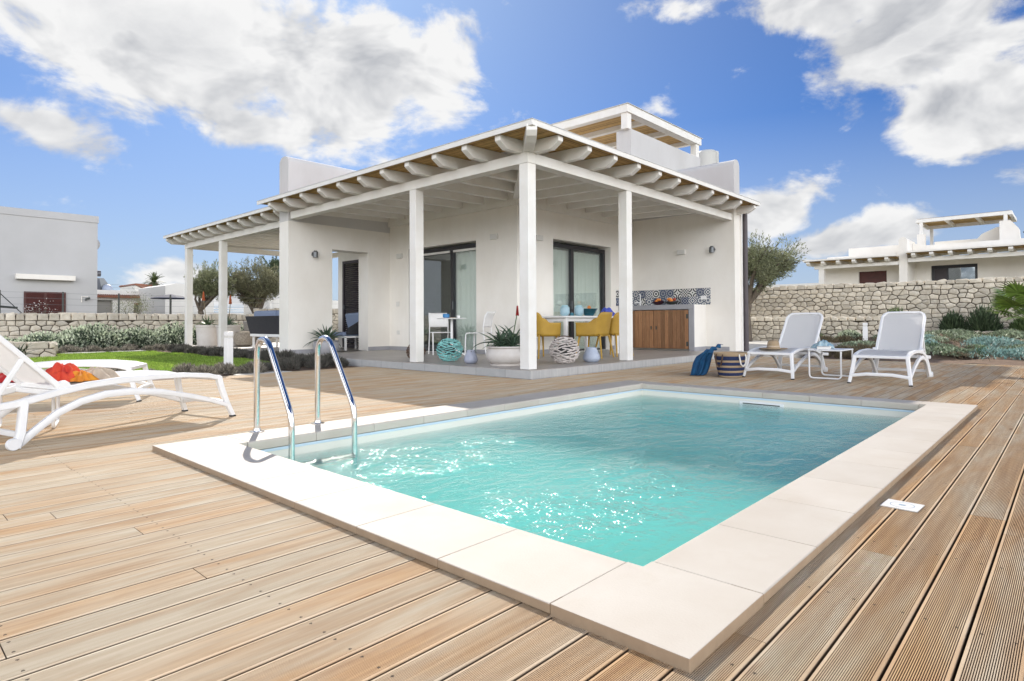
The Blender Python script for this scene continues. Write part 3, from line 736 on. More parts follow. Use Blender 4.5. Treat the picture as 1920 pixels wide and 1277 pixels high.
stone_wall('boundary_wall', 'long low dry-stone boundary wall running behind the lawn under the wire fence', (-9, 24), (11.2, 24), -.05, 1.14, .45, .27, .155, 11, cap=.24)
stone_wall('boundary_wall', 'taller stretch of dry-stone wall behind the dark woven sofa', (11.25, 24.3), (19, 24.3), -.05, 1.40, .45, .27, .16, 12, cap=.22)
stone_wall('garden_wall', 'short low stub of stone wall at the left edge of the lawn', (.2, 18.2), (3.42, 18.2), -.05, .37, .45, .34, .15, 13, cap=.17)
stone_wall('boundary_wall', 'tall pale dry-stone wall behind the right-hand sun loungers, below the far white villa', (23.4, 13.5), (23.4, -6), .10, 2.06, .5, .26, .15, 14, cap=.15)
stone_wall('garden_wall', 'lower pale stone wall in front of the tall one, ending behind the loungers', (21.5, 11.5), (21.5, 4.42), .05, .905, .4, .24, .14, 15, cap=.14)
stone_wall('garden_edging', 'knee-high row of pale edging stones along the top of the succulent bed', (22.2, 4.3), (22.2, -6), .18, .44, .3, .30, .14, 16, cap=.13)

# wire fence along the left boundary wall
fp = [(3.16, 1.86), (4.77, 1.85), (6.37, 1.85), (8.02, 1.85)]
for i, (x, z) in enumerate(fp):
    m = MB(); m.box(x-.022, 24.5, .2, x+.022, 24.545, z)
    if i == 0: m.tube([(x, 24.52, z-.1), (x+.62, 24.52, 1.05)], .014, 6); m.tube([(x, 24.52, z-.1), (x-.62, 24.52, 1.05)], .014, 6)
    tag(m.build('fence_post', 'dark_metal'), ['thin dark fence post with diagonal braces at the left end of the boundary wall', 'thin dark fence post in front of the big grey building, right of its brown window', 'thin dark fence post standing before the low house with the tiled edge', 'thin dark fence post in front of the white box house'][i], 'fence post', 'posts of the wire fence')
m = MB()
for z in (1.20, 1.42, 1.62, 1.80):
    m.tube([(-4+k*1.6, 24.5, z+.012*math.sin(k*1.7)) for k in range(16)], .0045, 4)
tag(m.build('fence_wire', 'lamp_metal'), 'thin parallel fence wires strung between the posts above the boundary wall', 'fence wire')
m = MB(); m.tube([(11.3, 24.1, 1.35), (12.1, 24.1, 2.0)], .022, 6); m.tube([(12.15, 24.1, 1.3), (12.15, 24.1, 2.1)], .022, 6)
tag(m.build('fence_post', 'rope_white'), 'pale fence post with slanted brace beside the trunk of the larger olive tree', 'fence post')
m = MB(); m.tube([(2.2, 24.2, 1.42), (3.55, 24.2, 1.30)], .035, 6)
tag(m.build('metal_pipe', 'dark_metal'), 'dark pipe lying along the top of the boundary wall at its left end', 'pipe')

# ================================================================== VILLA
XP, YP = 6.44, 5.62            # porch beam outer faces
XW, YW = 9.05, 8.20            # main walls
SL = .122                      # porch floor height
villa = thing('villa', 'white single-storey villa with a wraparound timber-raftered porch beside the pool', 'villa', (9.05, 8.2, 0))
# porch floor
m = MB(); m.prism([(6.372,5.532),(13.66,5.532),(13.66,8.2),(9.05,8.2),(9.05,12.45),(9.05,14.8),(14,14.8),(14,20.1),(6.752,20.1),(6.752,12.86),(6.372,12.86)], 'z', -.2, SL)
m.build('porch_floor', 'porch_tile', villa)
m = MB(); m.box(6.360, 5.52, -.15, 6.372, 12.44, SL-.008); m.box(6.740, 12.86, -.15, 6.752, 20.1, SL-.008); m.build('riser', 'riser_tile_x', villa)
m = MB(); m.box(6.372, 5.52, -.15, 13.66, 5.532, SL-.008); m.build('riser', 'riser_tile_y', villa)
# skirting
k = .09
for q in ((9.036, 8.186, 9.05, 9.37), (9.036, 11.70, 9.05, 12.436), (9.05, 8.186, 10.20, 8.2), (12.40, 8.186, 12.74, 8.2), (6.44, 12.436, 7.46, 12.45), (8.42, 12.436, 9.036, 12.45), (13.336, 5.70, 13.35, 6.245), (12.75, 6.231, 13.336, 6.245)):
    m = MB(); m.box(q[0], q[1], SL, q[2], q[3], SL+k); m.build('skirting', 'counter_grey', villa)
def wall_cells(m, axis, c0, c1, u0, u1, z0, z1, holes):
    us = sorted({u0, u1, *[h[0] for h in holes], *[h[1] for h in holes]}); 
    for a, b in zip(us[:-1], us[1:]):
        spans = [(z0, z1)]
        for h in holes:
            if h[0] <= a and b <= h[1]: spans = [s for s in ((z0, h[2]), (h[3], z1)) if s[1]-s[0] > .001]
        for s in spans:
            if axis == 'x': m.box(c0, a, s[0], c1, b, s[1])
            else: m.box(a, c0, s[0], b, c1, s[1])
DL = (9.38, 11.70, SL, 2.54)      # left sliding door opening (along y)
DR = (10.20, 12.40, SL, 2.575)    # right sliding door opening (along x)
m = MB()
wall_cells(m, 'x', 9.05, 9.40, 8.2, 14.8, 0, 4.2, [DL, (13.67, 14.43, SL, 2.42)])
wall_cells(m, 'y', 8.2, 8.55, 9.40, 13.35, 0, 4.2, [DR])
m.build('main_wall', 'plaster', villa)
m = MB(); m.box(13.36, 8.22, 0, 19.0, 8.55, 4.2); m.box(9.42, 14.5, 0, 19, 14.8, 4.2); m.box(18.7, 8.56, 0, 19, 14.49, 4.2); m.build('back_wall', 'plaster', villa)
m = MB(); m.box(9.42, 8.57, 3.0, 18.68, 14.48, 3.3); m.build('flat_roof', 'plaster', villa)
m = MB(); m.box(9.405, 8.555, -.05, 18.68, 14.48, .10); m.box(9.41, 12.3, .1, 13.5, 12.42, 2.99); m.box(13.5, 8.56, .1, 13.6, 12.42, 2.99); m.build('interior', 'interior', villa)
# wing walls (with the fins that rise through the porch roof)
def bullnose(w0, w1, z0, z1, r, n=6):
    pts = [(w0, z0), (w1, z0)]
    pts += [(w1-r+r*math.cos(PI/2*k/n), z1-r+r*math.sin(PI/2*k/n)) for k in range(n+1)]
    pts += [(w0+r-r*math.sin(PI/2*k/n), z1-r+r*math.cos(PI/2*k/n)) for k in range(n+1)]
    return pts
m = MB()
wall_cells(m, 'y', 12.45, 12.85, 6.40, 9.05, -.1, 3.0, [(7.46, 8.42, SL, 2.47)])
m.build('wing_wall', 'plaster', villa, smooth=True)
m = MB(); m.prism(bullnose(12.45, 12.85, 3.0, 4.42, .15), 'x', 6.40, 9.5); m.build('roof_fin', 'plaster_shaded', villa, smooth=True)
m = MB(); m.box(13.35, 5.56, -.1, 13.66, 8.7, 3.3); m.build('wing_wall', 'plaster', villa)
m = MB(); m.prism(bullnose(13.35, 13.66, 3.3, 4.42, .15), 'y', 5.56, 8.7); m.build('roof_fin', 'plaster_shaded', villa, smooth=True)
# reveals / ledge of the low step under the left wing
# posts and beams
for (x, y) in ((XP, YP), (XP, 8.13), (9.0, YP)):
    m = MB(); m.box(x, y, SL+.004, x+.17, y+.17, 3.038); m.build('post', 'white_wood', villa, bevel=.006)
for y in (16.95, 19.42):
    m = MB(); m.box(6.80, y, SL+.004, 6.97, y+.17, 3.028); m.build('post', 'white_wood', villa, bevel=.006)
def beam(x0, y0, x1, y1, z0=3.04, z1=3.19): 
    m = MB(); m.box(x0, y0, z0, x1, y1, z1); m.build('beam', 'white_wood', villa, bevel=.004)
beam(XP-.006, YP-.006, XP+.166, 12.42); beam(XP+.168, YP-.006, 13.345, YP+.166)
beam(6.80-.006, 12.86, 6.966, 19.60, 3.03, 3.18); beam(6.968, 19.43, 11.2, 19.60, 3.03, 3.18); beam(11.2, 14.82, 11.36, 19.60, 3.03, 3.18)
m = MB(); m.box(9.0, 8.15, 3.14, 9.048, 12.448, 3.265); m.box(9.048, 8.15, 3.14, 13.348, 8.198, 3.265); m.build('wall_plate', 'white_wood', villa, bevel=.003)
m = MB()   # infill between rafters above the wall plate
m.box(9.02, 8.17, 3.265, 9.046, 12.45, 3.46); m.box(9.046, 8.17, 3.265, 13.35, 8.196, 3.46); m.build('infill_board', 'white_wood', villa)
# rafters: profile with chamfered nose, slope .03
def rafter_poly(e, length, slope=.028, hgt=.175, zb=3.192, x_beam=.46):
    """in (s, z): s = distance from the nose"""
    z = lambda s: zb+(s-x_beam)*slope
    return [(0, z(0)+hgt), (length, z(length)+hgt), (length, z(length)), (.15, z(.15)), (.035, z(0)+.075), (0, z(0)+.10)]
def rafter_x(y, x0, length, name='rafter', zb=3.192, xb=.46, w_=.105):
    m = MB(); m.prism([(x0+a, b) for a, b in rafter_poly(0, length, zb=zb, x_beam=xb)], 'y', y-w_/2, y+w_/2); return m.build(name, 'white_wood', villa, bevel=.006)
def rafter_y(x, y0, length, w_=.105):
    m = MB(); m.prism([(y0+a, b) for a, b in rafter_poly(0, length)], 'x', x-w_/2, x+w_/2); return m.build('rafter', 'white_wood', villa, bevel=.006)
EX, EY = 5.96, 5.13
for k in range(11):
    y = 5.78+.672*k if k < 10 else 12.50
    L = min(9.02-EX, (y-EY)-.09)
    rafter_x(y, EX+.03, L)
for k in range(11):
    x = 6.60+.685*k if k < 10 else 13.53
    L = min(8.17-EY, (x-EX)-.09)
    rafter_y(x, EY+.03, L)
m = MB(); Mh = TR(EX+.02, EY+.02, 0)@RZ(PI/4)
m.prism([(a*1.0, b) for a, b in [(0, 3.37), (4.25, 3.445), (4.25, 3.25), (.2, 3.18), (.06, 3.23), (0, 3.29)]], 'y', -.07, .07, Mh); m.build('hip_rafter', 'white_wood', villa, bevel=.006)
for k in range(12):
    rafter_x(13.12+.622*k, 6.41, 4.8, zb=3.182, xb=.40)
# roofs: cane mat of individual reeds at the eaves, white boarding further in, roof sheet and metal fascia
def roof_z(s): return 3.192+(s-.46)*.028+.175
def cane(name, x0, y0, x1, y1, along, zf, parent=villa, d=.016):
    m = MB(); rr = random.Random(3)
    u0, u1 = (x0, x1) if along == 'y' else (y0, y1); u = u0+d*.5
    while u < u1:
        r = rr.random(); z = zf(u)
        h = [(u-d*.46, z+.014), (u-d*.3, z+.004), (u, z), (u+d*.3, z+.004), (u+d*.46, z+.014)]
        if along == 'y': vs = [(a, y0, b) for a, b in h]+[(a, y1, b) for a, b in h]
        else: vs = [(x0, a, b) for a, b in h]+[(x1, a, b) for a, b in h]
        m.add(vs, [(i, i+1, 6+i, 5+i) for i in range(4)], None, r); u += d
    return m.build(name, 'cane', parent)
cane('cane_mat', EX+.02, EY+.02, EX+.75, 12.9, 'y', lambda s: roof_z(s-EX)+.002)
cane('cane_mat', EX+.75, EY+.02, 13.62, EY+.75, 'x', lambda s: roof_z(s-EY)+.002)
m = MB()
def slab(poly, zf, th=.025): 
    n = len(poly); m.add([(x, y, zf(x, y)) for x, y in poly]+[(x, y, zf(x, y)+th) for x, y in poly], [tuple(range(n))[::-1], tuple(range(n, 2*n))]+[(i, (i+1) % n, n+(i+1) % n, n+i) for i in range(n)])
fxy = lambda x, y: roof_z(min(x-EX, y-EY))+.004
m = MB()
slab([(EX+.75, EY+.75), (9.03, 8.2), (9.03, 12.45), (EX+.75, 12.45)], lambda x, y: roof_z(x-EX)+.003, .01)
slab([(EX+.75, EY+.75), (13.35, EY+.75), (13.35, 8.18), (9.03, 8.18)], lambda x, y: roof_z(y-EY)+.003, .01)
m.build('ceiling_boards', 'white_wood', villa)
m = MB(); top = .022
slab([(EX+.004, EY+.004), (9.05, 8.2), (9.05, 12.94), (EX+.004, 12.94)], lambda x, y: roof_z(x-EX)+top, .03)
slab([(EX+.004, EY+.004), (13.66, EY+.004), (13.66, 8.2), (9.05, 8.2)], lambda x, y: roof_z(y-EY)+top, .03)
m.build('porch_roof', 'terracotta', villa)
m = MB(); zf0 = roof_z(0)
m.box(EX-.018, EY-.018, zf0-.012, EX, 8.9, zf0+.062); m.box(EX-.018, 8.904, zf0-.012, EX, 12.96, zf0+.062); m.box(EX, EY-.018, zf0-.012, 10.6, EY, zf0+.062); m.box(10.604, EY-.018, zf0-.012, 13.70, EY, zf0+.062)
m.box(13.66, EY+.002, zf0-.012, 13.70, 6.1, zf0+.06); m.build('fascia', 'white_wood', villa, bevel=.003)
m = MB(); m.box(EX-.026, EY-.026, zf0+.063, EX+.05, 12.96, zf0+.070); m.box(EX+.05, EY-.026, zf0+.063, 13.71, EY+.05, zf0+.070); m.build('drip_edge', 'fascia_metal', villa)
# second porch roof
E2 = 6.38; f2 = lambda s: 3.182+(s-E2-.40)*.028+.175
cane('cane_mat', E2+.02, 12.99, E2+.7, 20.0, 'y', lambda s: f2(s)+.002)
m = MB(); slab([(E2+.7, 12.99), (11.3, 12.99), (11.3, 20.03), (E2+.7, 20.03)], lambda x, y: f2(x)+.003, .01); m.build('ceiling_boards', 'white_wood', villa)
m = MB(); slab([(E2, 12.99), (11.3, 12.99), (11.3, 20.05), (E2, 20.05)], lambda x, y: f2(x)+.02, .03); m.build('porch_roof', 'terracotta', villa)
m = MB(); m.box(E2-.02, 12.965, f2(E2)-.012, E2-.001, 20.07, f2(E2)+.06); m.build('fascia', 'white_wood', villa, bevel=.003)
m = MB(); m.box(E2-.028, 12.965, f2(E2)+.061, E2+.05, 20.07, f2(E2)+.068); m.build('drip_edge', 'fascia_metal', villa)
# sliding doors
def door(axis, c, u0, u1, z0, z1, mid, cur):
    """axis x: door lies in plane x=c, spans y"""
    fr = MB(); b = fr.box
    def B(mb, a0, a1, za, zb, d0, d1):
        (mb.box(d0, a0, za, d1, a1, zb) if axis == 'x' else mb.box(a0, d0, za, a1, d1, zb))
    t = .075
    B(fr, u0, u1, z1-t*1.2, z1, c, c+.09); B(fr, u0, u0+t, z0, z1-t*1.2, c, c+.09); B(fr, u1-t, u1, z0, z1-t*1.2, c, c+.09); B(fr, mid-.05, mid+.05, z0+.03, z1-t*1.2, c+.004, c+.086); B(fr, u0+t, u1-t, z0, z0+.03, c, c+.09)
    d_ = fr.build('sliding_door', 'dark_frame', villa, bevel=.003)
    for a, b2, off in ((u0+t, mid-.05, .035), (mid+.05, u1-t, .055)):
        g = MB(); B(g, a, b2, z0+.03, z1-t*1.2, c+off, c+off+.006); g.build('glass_pane', 'window_glass', d_)
    h = MB(); hx = mid-.03; B(h, hx-.012, hx+.012, 1.08, 1.26, c-.012, c+.003); h.build('handle', 'lamp_metal', d_)
    for a, b2 in cur:
        g = MB()
        g.grid(lambda u, v: ((c+.125+.018*math.sin(u*(b2-a)*42)+.008*math.sin(u*31), a+u*(b2-a), z0+.04+v*(z1-z0-.16)) if axis == 'x' else (a+u*(b2-a), c+.125+.018*math.sin(u*(b2-a)*42)+.008*math.sin(u*31), z0+.04+v*(z1-z0-.16))), int((b2-a)*60), 2)
        g.build('curtain', 'curtain', d_, smooth='full')
door('x', 9.20, 9.38, 11.70, SL, 2.50, 10.32, [(9.40, 10.35)])
door('y', 8.36, 10.20, 12.40, SL, 2.52, 11.10, [(10.25, 12.3)])
for axis_args in ((9.17, 9.44, 10.27, 10.37, 11.62),):   # pale rail above the panes
    m = MB(); m.box(9.185, 9.46, 2.36, 9.20, 10.26, 2.41); m.box(9.185, 10.38, 2.36, 9.20, 11.62, 2.41); m.build('door_rail', 'light_grey_box', villa)
# louvred shutter leaf and frame behind the opening
m = MB(); m.box(8.99, 13.60, SL+.01, 9.04, 13.68, 2.44); m.box(8.99, 14.42, SL+.01, 9.04, 14.50, 2.44); m.box(8.99, 13.68, 2.36, 9.04, 14.42, 2.44); m.box(8.99, 13.68, SL+.01, 9.04, 14.42, .22)
sh = m.build('shutter', 'louver', villa, bevel=.003)
m = MB()
for k in range(40):
    z = .25+k*.0527; m.prism([(9.0, z), (9.03, z+.035), (9.035, z+.035), (9.005, z)], 'y', 13.68, 14.42)
m.build('louvre_slats', 'louver', sh)
m = MB(); m.box(8.96, 14.36, 1.15, 8.99, 14.39, 1.27); m.build('handle', 'lamp_metal', sh)
# fittings
def fit(name, x0, y0, z0, x1, y1, z1, mt='light_grey_box', bev=.006):
    m = MB(); m.box(x0, y0, z0, x1, y1, z1); return m.build(name, mt, villa, bevel=bev)
def on_x(x0p, yc, zc, hw, hh, d=.03, n='junction_box', mt='light_grey_box'): return fit(n, x0p-d, yc-hw, zc-hh, x0p-.0005, yc+hw, zc+hh, mt)
def on_y(y0p, xc, zc, hw, hh, d=.03, n='junction_box', mt='light_grey_box'): return fit(n, xc-hw, y0p-d, zc-hh, xc+hw, y0p-.0005, zc+hh, mt)
on_x(9.05, 8.82, 2.56, .10, .055, .05); on_x(9.05, 12.02, 2.40, .10, .055, .05); on_x(9.05, 12.12, 1.24, .06, .06, .012, 'wall_switch', 'light_grey_box'); on_x(9.05, 12.10, .55, .06, .05, .012, 'socket', 'light_grey_box')
on_y(8.2, 9.72, 2.54, .10, .055, .05); on_y(12.45, 8.75, 2.5, .0, .0, .0) if False else None
on_x(13.35, 6.83, 2.42, .10, .055, .06)
def wall_lamp(axis, x, y, z):
    m = MB()
    if axis == 'y': m.lathe([(0,0),(.05,0),(.05,.03),(.0,.03)], 16, (0,0,0), TR(x, y, z)@Matrix.Rotation(PI/2, 4, 'X')); m.lathe([(.0,-.075),(.055,-.075),(.06,.04),(.03,.075),(0,.075)], 16, (x, y-.09, z))
    else: m.lathe([(0,0),(.05,0),(.05,.03),(.0,.03)], 16, (0,0,0), TR(x, y, z)@Matrix.Rotation(-PI/2, 4, 'Y')); m.lathe([(.0,-.075),(.055,-.075),(.06,.04),(.03,.075),(0,.075)], 16, (x-.09, y, z))
    m.build('wall_lamp', 'lamp_metal', villa, smooth=True)
wall_lamp('y', 6.99, 12.45, 2.32); wall_lamp('x', 13.35, 6.05, 2.42)
# downpipe at the right end of the porch
m = MB(); m.tube([(13.80, 5.50, .05), (13.80, 5.50, 3.30)], .055, 14); m.build('downpipe', 'dark_pipe', villa, smooth=True)
m = MB(); m.box(13.66, 5.53, 0, 13.72, 5.56, 3.2); m.build('corner_trim', 'white_wood', villa)
# upper terrace parapet and its pergola
m = MB(); m.box(13.36, 8.20, 4.2, 17.25, 8.42, 5.67); m.box(13.36, 8.42, 4.2, 13.56, 8.63, 5.67); m.box(13.36, 8.65, 4.2, 18.9, 14.5, 4.45); m.build('terrace_parapet', 'plaster_shaded', villa)
m = MB(); m.box(17.26, 8.21, 4.2, 19.5, 8.44, 5.35); m.build('terrace_parapet', 'plaster_shaded', villa)
PT, PB = 6.26, 6.06
for x in (13.22, 17.02):
    m = MB(); m.box(x, 8.22, 5.66 if x < 15 else 5.3, x+.20, 8.40, PB); m.build('terrace_post', 'white_wood', villa, bevel=.004)
m = MB(); m.box(13.18, 8.18, PB, 17.3, 8.42, PT); m.build('terrace_beam', 'white_wood', villa, bevel=.004)
m = MB(); m.box(13.18, 8.424, PB, 13.38, 11.9, PT); m.build('terrace_beam', 'white_wood', villa, bevel=.004)
for x in (14.35, 15.62, 17.02):
    m = MB(); m.box(x, 8.424, PB+.02, x+.16, 11.9, PT-.05); m.build('terrace_beam', 'white_wood', villa, bevel=.004)
cane('terrace_cane', 13.385, 8.425, 17.28, 11.9, 'y', lambda s: PT-.046, d=.03)
m = MB(); m.box(13.15, 8.15, PT+.001, 17.33, 11.95, PT+.012); m.build('terrace_edge', 'fascia_metal', villa)
for x, r, z1 in ((19.85, .33, 6.50), (20.45, .15, 6.62)):
    m = MB(); m.lathe([(r,0),(r,z1-4.5),(r*1.04,z1-4.45),(r*.9,z1-4.38),(0,z1-4.36)], 24, (x, 9.2, 4.46)); m.build('water_tank' if r > .3 else 'flue', 'tank', villa, smooth=True)
m = MB(); m.tube([(20.1, 9.2, 4.4), (20.1, 9.2, 5.7)], .05, 8); m.lathe([(.02,0),(.11,.03),(.11,.14),(.02,.17)], 12, (20.1, 9.2, 5.65)); m.build('flue', 'lamp_metal', villa, smooth=True)

# outdoor kitchen counter
kit = thing('kitchen_counter', 'built-in outdoor kitchen counter with knotty brown wooden doors under a patterned tile strip', 'counter', (13.05, 7.2, SL))
m = MB(); m.box(12.75, 6.245, SL, 13.349, 6.30, 1.166); m.box(12.90, 6.30, SL, 13.349, 8.198, 1.05); m.build('side_panel', 'plaster', kit)
m = MB(); m.box(12.72, 6.235, 1.06, 12.748, 8.197, 1.169); m.box(12.72, 6.235, SL+.002, 12.748, 6.36, 1.06); m.box(12.748, 6.31, 1.10, 13.349, 8.197, 1.171); m.build('worktop', 'counter_grey', kit, bevel=.003)
for a, b in ((6.37, 7.24), (7.25, 8.19)):
    m = MB(); m.box(12.735, a, .165, 12.765, b, 1.045); dr = m.build('cupboard_door', 'plank_door', kit, bevel=.003)
    for z in (.28, .90):
        hm = MB(); yy = a+.03 if a < 7 else b-.03; hm.box(12.729, yy-.02, z-.05, 12.7345, yy+.03, z+.05); hm.build('hinge', 'dark_metal', dr)
    hm = MB(); yy = b-.06 if a < 7 else a+.06; hm.box(12.722, yy-.012, .60, 12.7345, yy+.012, .68); hm.build('latch', 'dark_metal', dr)
m = MB(); m.box(13.338, 6.13, 1.172, 13.349, 8.186, 1.555); m.box(12.62, 8.186, 1.172, 13.338, 8.1985, 1.555); m.build('tile_strip', 'majolica', villa)
m = MB(); m.box(13.330, 6.22, 1.29, 13.3375, 6.36, 1.375); m.build('socket', 'white_plastic', villa, bevel=.003)
m = MB(); m.tube([(13.18, 7.86, 1.172), (13.18, 7.86, 1.42), (13.165, 7.86, 1.45), (13.13, 7.86, 1.455)], .014, 10); m.tube([(13.18, 7.86, 1.23), (13.05, 7.88, 1.26), (13.0, 7.9, 1.24)], .014, 10); m.lathe([(.022,0),(.022,.05)], 12, (13.18, 7.86, 1.172))
tag(m.build('tap', 'white_plastic', None, smooth=True), 'white kitchen tap standing on the outdoor counter against the patterned tiles', 'tap')
def ball(m, c, r, sq=1, n=10, k=6): m.lathe([(max(r*math.sin(PI*i/k), 0), -r*math.cos(PI*i/k)*sq) for i in range(k+1)], n, c)
def fruitbowl(y, label, cols, dark):
    t = thing('fruit_bowl', label, 'bowl', (13.05, y, 1.172))
    m = MB(); m.lathe([(.05,.0),(.06,.01),(.12,.045),(.165,.08),(.155,.08),(.11,.055),(.0,.03)], 24, (13.05, y, 1.172)); m.build('bowl', dark, t, smooth=True)
    for c in cols:
        m = MB()
        for k in range(5):
            a = random.uniform(0, 6.28); q = random.uniform(.02, .09); ball(m, (13.05+q*math.cos(a), y+q*math.sin(a), 1.172+.085+random.uniform(0, .05)), random.uniform(.028, .04))
        m.build('fruit', c, t, smooth=True)
fruitbowl(7.30, 'dark glass bowl of dark fruit on the counter, nearer the tap', ['dark_fruit', 'orange_fruit', 'dark_fruit'], 'dark_fruit')
fruitbowl(6.95, 'dark bowl heaped with bright orange-red fruit in the middle of the counter', ['orange_fruit', 'red_fruit', 'orange_fruit'], 'dark_metal')

# ================================================================== FURNITURE BY THE POOL
def make_lounger(label, ang, group):
    """local frame: x = from foot end to head, y across (near side negative), origin at the foot-end feet centre"""
    t = thing('sun_lounger', label, 'sun lounger', (0,0,0), 0, group)
    hw = .285
    P = 1.28
    rail = [(.10,.335),(.20,.362),(.40,.383),(.62,.388),(.90,.384),(1.12,.368),(1.28,.342),(1.42,.312),(1.55,.285),(1.72,.27),(1.90,.262)]
    m = MB()
    for s in (-1, 1):
        m.bar([(x, s*hw, z) for x, z in rail], .045, [.040]*4+[.046]*7)
    m.bar([(.105, -hw, .338), (.105, hw, .338)], .05, .04); m.bar([(1.30, -hw, .33), (1.30, hw, .33)], .04, .035); m.bar([(1.89, -hw, .262), (1.89, hw, .262)], .04, .04)
    m.build('seat_frame', 'white_plastic', t, world=False, smooth=True)
    for s in (-1, 1):
        m = MB(); m.bar([(.105, s*(hw+.0), .345), (.085, s*(hw+.012), .25), (.045, s*(hw+.03), .12), (.0, s*(hw+.045), .012)], [.045,.042,.04,.036], [.05,.044,.04,.034], up=(1,0,0))
        lg = m.build('leg', 'white_plastic', t, world=False, smooth=True)
        f = MB(); f.box(-.02, s*(hw+.045)-.019, 0, .02, s*(hw+.045)+.019, .012); f.build('foot_pad', 'black_rubber', lg, world=False)
        m = MB(); m.bar([(1.50, s*hw, .29), (1.515, s*(hw+.02), .20), (1.53, s*(hw+.035), .10), (1.56, s*(hw+.045), .012)], [.06,.055,.055,.06], .045, up=(1,0,0))
        m.build('leg', 'white_plastic', t, world=False, smooth=True)
        # long side arch from the front leg to the wheel foot
        arch = [(.05,.105),(.20,.160),(.37,.212),(.63,.275),(.85,.300),(1.02,.298),(1.18,.265),(1.32,.205),(1.44,.115),(1.54,.035)]
        m = MB(); m.bar([(x, s*(hw+.035), z) for x, z in arch], .036, [.034,.036,.04,.045,.05,.05,.048,.045,.045,.05])
        m.build('side_arch', 'white_plastic', t, world=False, smooth=True)
        m = MB(); m.lathe([(0,-.018),(.036,-.018),(.040,0),(.036,.018),(0,.018)], 18, (0,0,0), TR(1.58, s*(hw+.062), .041)@Matrix.Rotation(PI/2, 4, 'X'))
        m.build('wheel', 'white_plastic', t, world=False, smooth=True)
    m = MB(); m.bar([(.03, -hw-.03, .10), (.02, -.14, .125), (.02, .14, .125), (.03, hw+.03, .10)], .03, .04); m.build('stretcher', 'white_plastic', t, world=False, smooth=True)
    m = MB(); m.bar([(1.53, -hw-.03, .09), (1.53, hw+.03, .09)], .03, .035); m.build('stretcher', 'white_plastic', t, world=False, smooth=True)
    # seat fabric
    m = MB()
    zr = lambda x: np.interp(x, [p[0] for p in rail], [p[1] for p in rail])
    m.grid(lambda u, v: (.115+u*(P-.03-.115), -hw+.01+v*(2*hw-.02), float(zr(.115+u*(P-.145)))+.016-.010*math.sin(PI*v)), 14, 6)
    m.build('seat_sling', 'sling', t, world=False, smooth='full')
    # reclined back
    a = R(ang); ca, sa = math.cos(a), math.sin(a); LB = .76; bw = .262
    def bp(s, y, off=0): return (P+s*ca-off*sa, y, .365+s*sa+off*ca)
    path = [bp(0, -bw)]+[bp(s, -bw) for s in (.25, .5, .66)]+[bp(.72, -bw+.02), bp(.755, -bw+.06), bp(LB, 0), bp(.755, bw-.06), bp(.72, bw-.02)]+[bp(s, bw) for s in (.66, .5, .25, 0)]
    m = MB(); m.bar(path, .034, .034, up=(-sa, 0, ca)); m.bar([bp(.0, -bw), bp(.0, bw)], .03, .03)
    for s in (-1, 1): m.lathe([(0,-.026),(.036,-.026),(.04,0),(.036,.026),(0,.026)], 16, (0,0,0), TR(P-.01, s*(bw+.012), .375)@Matrix.Rotation(PI/2, 4, 'X'))
    bf = m.build('backrest_frame', 'white_plastic', t, world=False, smooth=True)
    m = MB(); m.grid(lambda u, v: bp(.02+u*(LB-.045), (-bw+.008)+v*(2*bw-.016), -.012*math.sin(PI*v)*math.sin(PI*u)+.004), 10, 8)
    m.build('back_sling', 'sling', bf, world=False, smooth='full')
    for s in (-1, 1):
        x0, _, z0 = bp(.30, 0, -.015); m = MB(); m.bar([(x0, s*(bw-.0), z0), (x0+.02+.16*(1-ca)+.10, s*(bw+.0), .285)], .028, .028); m.build('support_strut', 'white_plastic', t, world=False, smooth=True)
    return t
def place(o, x, y, head_deg): o.location = (x, y, 0); o.rotation_euler = (0,0,R(head_deg))
G1 = 'white sun loungers around the pool'
l1 = make_lounger('white sun lounger nearest the camera at the left edge, bright cloths heaped on its seat', 45, G1)
_h = math.atan2(4.945-5.328, .691-2.237); _d = Vector((math.cos(_h), math.sin(_h))); _w = Vector((_d.y, -_d.x))
# near (left of heading) foot stands at 2.237, 5.328
place(l1, 2.237+_w.x*.33, 5.328+_w.y*.33, math.degrees(_h))
def dup_lounger(x, y, hd, label, ang=None):
    return dup(l1, (x, y, 0), R(hd), label)
h2 = R(150); w2 = Vector((math.sin(h2), -math.cos(h2)))
l2 = dup_lounger(2.02+w2.x*.33, 7.06+w2.y*.33, 150, 'white sun lounger beside the lawn, half hidden behind the one with the bright cloths')
l3 = dup_lounger(8.60, 1.79, 1.5, 'white sun lounger on the far right of the deck, its backrest half in sunlight')
l4 = dup_lounger(8.60, 3.14, 1.5, 'white sun lounger in shade beside the striped basket, straw hat on its seat')

def side_table(x, y, rz, label, sx=.66, sy=.42, h=.40):
    t = thing('side_table', label, 'side table', (x, y, 0), rz, 'small white side tables between loungers')
    m = MB(); m.box(-sx/2, -sy/2, h-.018, sx/2, sy/2, h); m.build('table_top', 'white_plastic', t, world=False, bevel=.008)
    for s in (-1, 1):
        X = s*(sx/2-.03); r = .05; yy = sy/2-.012; pts = []
        pts.append((X, -yy, h-.02)); pts.append((X, -yy, r+.012))
        for k in range(1, 6): a = PI+PI/2*k/6; pts.append((X, -yy+r+r*math.cos(a), r+.012+r*math.sin(a)))
        for k in range(1, 6): a = 1.5*PI+PI/2*k/6; pts.append((X, yy-r+r*math.cos(a), r+.012+r*math.sin(a)))
        pts += [(X, yy, r+.012), (X, yy, h-.02)]
        m = MB(); m.tube(pts, .012, 10); m.build('leg_loop', 'white_plastic', t, world=False, smooth=True)
    return t
side_table(9.22, 2.50, 0, 'small white side table between the two loungers on the right, open book on top', .62, .42)
